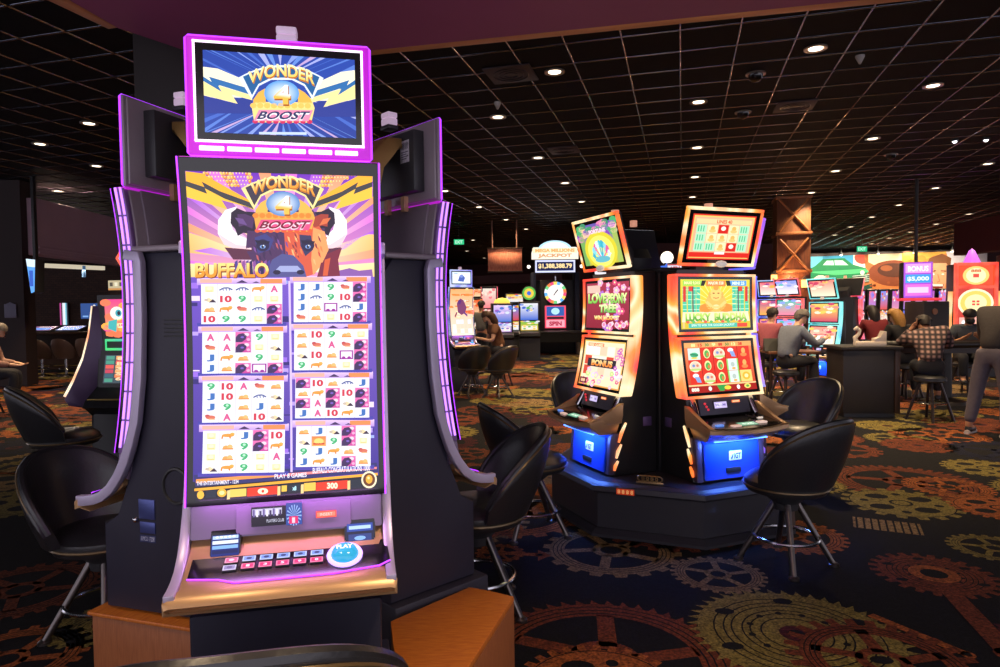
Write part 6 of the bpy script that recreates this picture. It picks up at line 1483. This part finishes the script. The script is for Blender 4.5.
# ------------------------------------------------------------------ people
SKIN = mat('skin', '#c08a68', .55, vary=.06); SKIN2 = mat('skin_fair', '#d8a88c', .55, vary=.06)
HAIRD = mat('dark_hair', '#1e1614', .6, vary=.3, scale=40); HAIRB = mat('brown_hair', '#4a3020', .6, vary=.3, scale=40); HAIRG = mat('grey_hair', '#6a625c', .6, vary=.3, scale=40)
def skinned(nodes, edges, root, name, m, parent=None, level=2):
    names = list(nodes); me = bpy.data.meshes.new('sk')
    me.from_pydata([nodes[n][0] for n in names], [(names.index(a), names.index(b)) for a, b in edges], [])
    ob = bpy.data.objects.new('sk', me); COL.objects.link(ob)
    ob.modifiers.new('s', 'SKIN'); sd = me.skin_vertices[0].data
    for i, n in enumerate(names):
        r = nodes[n][1]; sd[i].radius = r if isinstance(r, tuple) else (r, r); sd[i].use_root = (n == root)
    sub = ob.modifiers.new('u', 'SUBSURF'); sub.levels = level; sub.render_levels = level
    dg = bpy.context.evaluated_depsgraph_get(); dg.update()
    out = bpy.data.meshes.new_from_object(ob.evaluated_get(dg)); out.name = name
    bpy.data.objects.remove(ob); bpy.data.meshes.remove(me)
    out.materials.clear(); out.materials.append(m); out.shade_smooth()
    o = bpy.data.objects.new(name, out); COL.objects.link(o)
    if parent: o.parent = parent
    return o
def V3(a): return Vector(a)
def person(label, loc, face, J, shirt, pants, hair, skin=SKIN, hairlong=False, shoes=None, mask=None, cap=None, sleeves='long', scale=1):
    N = {'pelvis': (J['pelvis'], .105), 'spine': (J['spine'], .115), 'chest': (J['chest'], .135), 'neckb': (J['neck'], .062)}
    hd = V3(J['head']); nk = V3(J['neck']); up = (hd-nk).normalized(); fw = V3(J.get('look', (0, -1, 0))).normalized(); fw = (fw-up*fw.dot(up)).normalized()
    N['neck'] = (nk+(hd-nk)*.35, .05); N['jaw'] = (hd-up*.075+fw*.035, .055); N['skull'] = (hd+up*.0, .088); N['crown'] = (hd+up*.075-fw*.008, .062)
    N['nose'] = (hd-up*.02+fw*.098, .014); N['face'] = (hd-up*.025+fw*.05, .058)
    E = [('pelvis', 'spine'), ('spine', 'chest'), ('chest', 'neckb'), ('neckb', 'neck'), ('neck', 'skull'), ('skull', 'crown'), ('skull', 'face'), ('face', 'nose'), ('face', 'jaw')]
    sideax = fw.cross(up)
    for s in 'LR':
        N['sh'+s] = (J['sh'+s], .062); N['el'+s] = (J['el'+s], .044); N['wr'+s] = (J['wr'+s], .028)
        E += [('chest', 'sh'+s), ('sh'+s, 'el'+s), ('el'+s, 'wr'+s)]
        w = V3(J['wr'+s]); d = (w-V3(J['el'+s])).normalized(); sd = d.cross(Vector((0, 0, 1)));
        sd = sd.normalized() if sd.length > .1 else Vector((1, 0, 0)); bn = d.cross(sd).normalized()
        if 'hand'+s in J: d = (V3(J['hand'+s])).normalized(); sd = d.cross(Vector((0, 0, 1))); sd = sd.normalized() if sd.length > .1 else Vector((1, 0, 0)); bn = d.cross(sd).normalized()
        N['pa'+s] = (w+d*.055, (.034, .022)); E.append(('wr'+s, 'pa'+s))
        for k, (o, ln) in enumerate(((-.030, .070), (-.010, .082), (.010, .078), (.030, .062))):
            a = w+d*.09+sd*o; N['f%d%sa' % (k, s)] = (a, .0095); N['f%d%sb' % (k, s)] = (a+d*ln*.5-bn*.008, .0088); N['f%d%sc' % (k, s)] = (a+d*ln*.85-bn*.026, .0075)
            E += [('pa'+s, 'f%d%sa' % (k, s)), ('f%d%sa' % (k, s), 'f%d%sb' % (k, s)), ('f%d%sb' % (k, s), 'f%d%sc' % (k, s))]
        sg = -1 if s == 'L' else 1
        N['t%sa' % s] = (w+d*.05+sd*.042*sg, .011); N['t%sb' % s] = (w+d*.085+sd*.058*sg-bn*.012, .009); E += [('pa'+s, 't%sa' % s), ('t%sa' % s, 't%sb' % s)]
        N['hi'+s] = (J['hi'+s], .078); N['kn'+s] = (J['kn'+s], .062); N['an'+s] = (J['an'+s], .040); N['to'+s] = (J['to'+s], .034)
        E += [('pelvis', 'hi'+s), ('hi'+s, 'kn'+s), ('kn'+s, 'an'+s), ('an'+s, 'to'+s)]
    deg = math.degrees(math.atan2(face[0], -face[1]))
    b = skinned(N, E, 'pelvis', 'person', skin); b.location = loc; b.rotation_euler = (0, 0, rad(deg)); b.scale = (scale,)*3
    tag(b, label, 'person')
    T = ['pelvis', 'spine', 'chest']; tn = {'pelvis': (N['pelvis'][0], .168), 'spine': (N['spine'][0], .140), 'chest': (N['chest'][0], .168), 'neckb': (V3(N['neckb'][0])-up*.02, .080)}
    te = [('pelvis', 'spine'), ('spine', 'chest'), ('chest', 'neckb')]
    for s in 'LR':
        tn['sh'+s] = (J['sh'+s], .092); te.append(('chest', 'sh'+s)); e = V3(J['el'+s]); w = V3(J['wr'+s])
        if sleeves == 'long': tn['el'+s] = (e, .060); tn['wr'+s] = (w-(w-e).normalized()*.02, .044); te += [('sh'+s, 'el'+s), ('el'+s, 'wr'+s)]
        else: tn['el'+s] = (V3(J['sh'+s])+(e-V3(J['sh'+s]))*.6, .066); te += [('sh'+s, 'el'+s)]
    skinned(tn, te, 'pelvis', 'shirt', shirt, b)
    pn = {'pelvis': (N['pelvis'][0], .140), 'waist': (V3(N['pelvis'][0])+(V3(N['spine'][0])-V3(N['pelvis'][0]))*.5, .138)}; pe = [('pelvis', 'waist')]
    for s in 'LR':
        pn['hi'+s] = (J['hi'+s], .108); pn['kn'+s] = (J['kn'+s], .080); a = V3(J['an'+s]); pn['an'+s] = (a+(V3(J['kn'+s])-a).normalized()*.03, .062); pe += [('pelvis', 'hi'+s), ('hi'+s, 'kn'+s), ('kn'+s, 'an'+s)]
    skinned(pn, pe, 'pelvis', 'trousers', pants, b)
    for s in 'LR':
        a, t_ = V3(J['an'+s]), V3(J['to'+s]); d = (t_-a); d.z = 0; d.normalize()
        sole = min(a.z, t_.z)
        sh = skinned({'h': (a-d*.03-Vector((0, 0, .03)), .046), 'm': (a+d*.06-Vector((0, 0, .04)), .042), 't': (t_+d*.03, .038)}, [('h', 'm'), ('m', 't')], 'h', 'shoe', BLACK, b)
        if shoes: q = MB().tube([tuple(a-d*.06-Vector((0, 0, .072))), tuple(a+d*.06-Vector((0, 0, .072))), tuple(t_+d*.055-Vector((0, 0, .032)))], [.03, .034, .028], 8); q.build('sole', shoes, sh)
    R = Matrix((sideax, -fw, up)).transposed().to_4x4(); M = Matrix.Translation(hd) @ R
    h = MB(); rings = []
    for i in range(9):     # hair cap, open at the face
        th = PI*.5*i/8 if not cap else PI*.5*i/8
        rings.append([(math.sin(th+.02)*.102*math.cos(2*PI*j/20), math.sin(th+.02)*.112*math.sin(2*PI*j/20)+.012, .03+math.cos(th)*.105-(.05*max(0, math.sin(2*PI*j/20))*i/8)) for j in range(20)])
    h.loft(rings); h.build('cap' if cap else 'hair', cap or hair, b, M=M)
    hb = MB()
    if hairlong: hb.tube([(0, .05, .04), (0, .085, -.05), (0, .085, -.17), (0, .075, -.26)], [.085, .095, .085, .05], 12)
    else: hb.tube([(0, .045, .03), (0, .062, -.03), (0, .055, -.075)], [.078, .068, .045], 12)
    hb.build('back_hair', hair, b, M=M)
    ey = MB()
    for s in (-1, 1): ey.ball((s*.033, -.098, .0), .010, n=8)
    ey.build('eyes', mat('dark_eyes', '#20140f', .3), b, M=M)
    ears = MB()
    MB().tube([(-.022, -.106, -.062), (0, -.112, -.064), (.022, -.106, -.062)], .005, 6).build('lips', mat('lips', '#8a4a40', .5), b, M=M)
    if mask: MB().ball((0, -.065, -.055), .064, 1.05, .95, .85, 14).build('face_mask', mask, b, M=M)
    if cap: MB().prism([(-.07, -.08), (.07, -.08), (.05, -.17), (-.05, -.17)], .045, .058, 'z', .005).build('cap_brim', cap, b, M=M)
    return b
def stand(**k):
    J = dict(pelvis=(0, 0, .95), spine=(0, .01, 1.10), chest=(0, 0, 1.29), neck=(0, .01, 1.45), head=(0, -.03, 1.63), shL=(-.18, 0, 1.40), shR=(.18, 0, 1.40), elL=(-.24, .03, 1.13), elR=(.24, .03, 1.13),
             wrL=(-.25, -.07, .90), wrR=(.25, -.07, .90), hiL=(-.09, 0, .90), hiR=(.09, 0, .90), knL=(-.10, -.02, .49), knR=(.10, -.02, .49), anL=(-.10, .03, .09), anR=(.10, .03, .09), toL=(-.11, -.11, .045), toR=(.11, -.11, .045))
    J.update(k); return J
def sit(lean=.10, seat=.56, **k):
    z = seat+.14
    J = dict(pelvis=(0, 0, z), spine=(0, -lean*.3, z+.16), chest=(0, -lean, z+.35), neck=(0, -lean*1.4, z+.50), head=(0, -lean*1.9-.03, z+.66), shL=(-.18, -lean, z+.45), shR=(.18, -lean, z+.45), elL=(-.25, -lean-.08, z+.18), elR=(.25, -lean-.08, z+.18),
             wrL=(-.18, -lean-.30, z+.14), wrR=(.18, -lean-.30, z+.14), hiL=(-.09, -.02, z-.02), hiR=(.09, -.02, z-.02), knL=(-.13, -.42, z+.0), knR=(.13, -.42, z+.0), anL=(-.13, -.38, .30), anR=(.13, -.38, .30), toL=(-.13, -.52, .255), toR=(.13, -.52, .255))
    J.update(k); return J
STO = None
def stool(q, lb, h=.60):
    t = thing('bar_stool', lb, 'stool', (q[0], q[1], 0), 20)
    MB().lathe([(.005, h), (.15, h-.005), (.19, h-.03), (.19, h-.07), (.16, h-.09), (.005, h-.09)], n=24).build('seat', VINYL, t)
    for k in range(4):
        a = PI/4+k*PI/2; MB().tube([(.11*math.cos(a), .11*math.sin(a), h-.09), (.27*math.cos(a), .27*math.sin(a), .0)], [.02, .017], 8).build('leg', mat('dark_stool_leg', '#3a3030', .4, .5), t)
    MB().tube([(.195*math.cos(2*PI*k/24), .195*math.sin(2*PI*k/24), .24) for k in range(24)], .010, 6, True).build('foot_ring', CHROME, t)
    return t
def cloth(name, c, **k): return mat(name, c, .85, vary=.18, scale=30, bump=.2, **k)
def plaid(name):
    m = bpy.data.materials.new(name); m.use_nodes = True; nt = m.node_tree; b = nt.nodes['Principled BSDF']; tc = nt.nodes.new('ShaderNodeTexCoord')
    fac = None
    for ax in (0, 2):
        w = nt.nodes.new('ShaderNodeTexWave'); w.bands_direction = 'XZ'[ax//2]; w.inputs['Scale'].default_value = 5; nt.links.new(tc.outputs['Object'], w.inputs['Vector'])
        if fac is None: fac = w.outputs['Fac']
        else:
            mt = nt.nodes.new('ShaderNodeMath'); mt.operation = 'MULTIPLY'; nt.links.new(fac, mt.inputs[0]); nt.links.new(w.outputs['Fac'], mt.inputs[1]); fac = mt.outputs[0]
    mx = nt.nodes.new('ShaderNodeMix'); mx.data_type = 'RGBA'; mx.inputs[6].default_value = (*lin('#2a2126'), 1); mx.inputs[7].default_value = (*lin('#b08c86'), 1); nt.links.new(fac, mx.inputs[0]); nt.links.new(mx.outputs[2], b.inputs['Base Color']); b.inputs['Roughness'].default_value = .85
    return m
NAVYP = cloth('dark_trousers', '#22222a'); 
# player leaning on the card table, hand to the head
q = P2(931, 8.75)
stool(q, 'dark stool under the player in the plaid shirt', .60)
person('person in a plaid shirt leaning on the card table, one hand raised to the head', (q[0], q[1], 0), (.45, .89),
       sit(.22, .58, shR=(.20, -.22, 1.10), elR=(.33, -.44, .99), wrR=(.17, -.40, 1.21), handR=(-.4, .15, .6), wrL=(-.10, -.52, 1.0), elL=(-.27, -.38, .96), neck=(.02, -.30, 1.15), head=(.04, -.40, 1.27), look=(.2, -.8, -.4)),
       plaid('plaid_shirt'), NAVYP, HAIRD, cap=mat('dark_cap', '#2a2020', .7))
# masked dealer behind the table
q = P2(966, 11.2)
stool(q, 'dark stool behind the card table under the masked person', .55)
person('person with dark face mask and grey vest facing the camera behind the card table', (q[0], q[1], 0), (-.35, -.94), sit(.10, .52, elL=(-.27, -.14, .84), wrL=(-.12, -.36, .97), wrR=(.10, -.36, .97)),
       cloth('grey_vest', '#4a5058'), NAVYP, HAIRD, mask=mat('black_face_mask', '#141416', .7), sleeves='short')
# standing man cut by the picture edge
q = P2(994, 7.7)
person('standing person in dark jacket and grey trousers leaning over beside the picture edge', (q[0], q[1], 0), (.88, .47),
       stand(spine=(0, -.04, 1.12), chest=(0, -.16, 1.32), neck=(0, -.30, 1.45), head=(0, -.46, 1.55), shL=(-.20, -.20, 1.43), shR=(.20, -.20, 1.43), elL=(-.25, -.30, 1.12), elR=(.25, -.30, 1.12), wrL=(-.18, -.45, .98), wrR=(.18, -.45, .98),
             hiL=(-.10, 0, .90), hiR=(.10, 0, .90), knL=(-.14, -.03, .49), knR=(.16, .03, .49), anL=(-.15, .03, .09), anR=(.20, .10, .09), toL=(-.17, -.11, .045), toR=(.22, -.04, .045)),
       cloth('dark_jacket', '#332c2c'), cloth('grey_trousers', '#5c545e'), HAIRD, shoes=mat('white_sole', '#c8bcb4', .6))
# seated man in pale denim by the teal machine
q = P2(786, 10.15)
stool(q, 'dark stool under the seated man in pale blue', .56)
person('seated person in pale grey blue shirt reaching towards the teal lit machine', (q[0], q[1], 0), (.95, .30), sit(.14, .56, wrL=(-.16, -.58, 1.02), elL=(-.24, -.34, .94), wrR=(.16, -.56, 1.0), elR=(.25, -.32, .92)), cloth('pale_denim', '#6d7484'), NAVYP, HAIRG, SKIN2)
q = P2(768, 11.6)
stool(q, 'dark stool under the person in pink', .56)
person('seated person in pink top close behind the LUCKY BUDDHA machine', (q[0], q[1], 0), (.7, .7), sit(.08, .58), cloth('pink_top', '#b8606c'), NAVYP, HAIRD, SKIN2)
q = P2(877, 12.2)
stool(q, 'dark stool under the person in red', .56)
person('seated person in dark red jacket facing the lit row of machines', (q[0], q[1], 0), (.15, .98), sit(.12, .60), cloth('red_jacket', '#7a2028'), NAVYP, HAIRD, SKIN2, hairlong=True)
q = P2(905, 10.95)
stool(q, 'dark stool under the person with long fair hair', .56)
person('seated person with long fair hair and black top facing the lit row', (q[0], q[1], 0), (-.1, .99), sit(.12, .54), cloth('black_top', '#1c1a1c'), NAVYP, mat('fair_hair', '#a87838', .6, vary=.3, scale=40), SKIN2, hairlong=True)
# centre aisle
q = P2(499, 13.6)
stool(q, 'dark stool under the woman in brown', .56)
person('seated woman in brown top with long brown hair beside the far aisle', (q[0], q[1], 0), (-.96, -.2), sit(.12, .58, wrL=(-.14, -.44, .95), wrR=(.14, -.44, .95)), cloth('brown_top', '#7a5238'), NAVYP, HAIRB, SKIN2, hairlong=True, sleeves='short')
q = P2(481, 17.0)
person('standing person in grey shirt at the far end of the aisle', (q[0], q[1], 0), (.2, .98), stand(), cloth('grey_shirt', '#5c5a58'), NAVYP, HAIRD, SKIN)
# at the picture edge on the bar side
q = P2(-20, 10.2)
stool(q, 'stool at the picture edge under the person in floral top', .50)
person('seated person in floral top cut by the picture edge near the dark wall', (q[0], q[1], 0), (.9, .43), sit(.10, .50), mat('floral_top', '#9a7468', .8, vary=.6, scale=22), NAVYP, HAIRG, SKIN2)
# ------------------------------------------------------------------ light + view
w = bpy.data.worlds.new('World'); SC.world = w; w.use_nodes = True
bg = w.node_tree.nodes['Background']; bg.inputs[0].default_value = (.55, .52, .6, 1); bg.inputs[1].default_value = 2.2
SC.view_settings.view_transform = 'Standard'; SC.view_settings.look = 'None'; SC.view_settings.gamma = 1; SC.view_settings.exposure = 0
SC.view_settings.use_curve_mapping = False
SC.cycles.use_denoising = True
SC.cycles.max_bounces = 6; SC.cycles.diffuse_bounces = 3; SC.cycles.glossy_bounces = 3
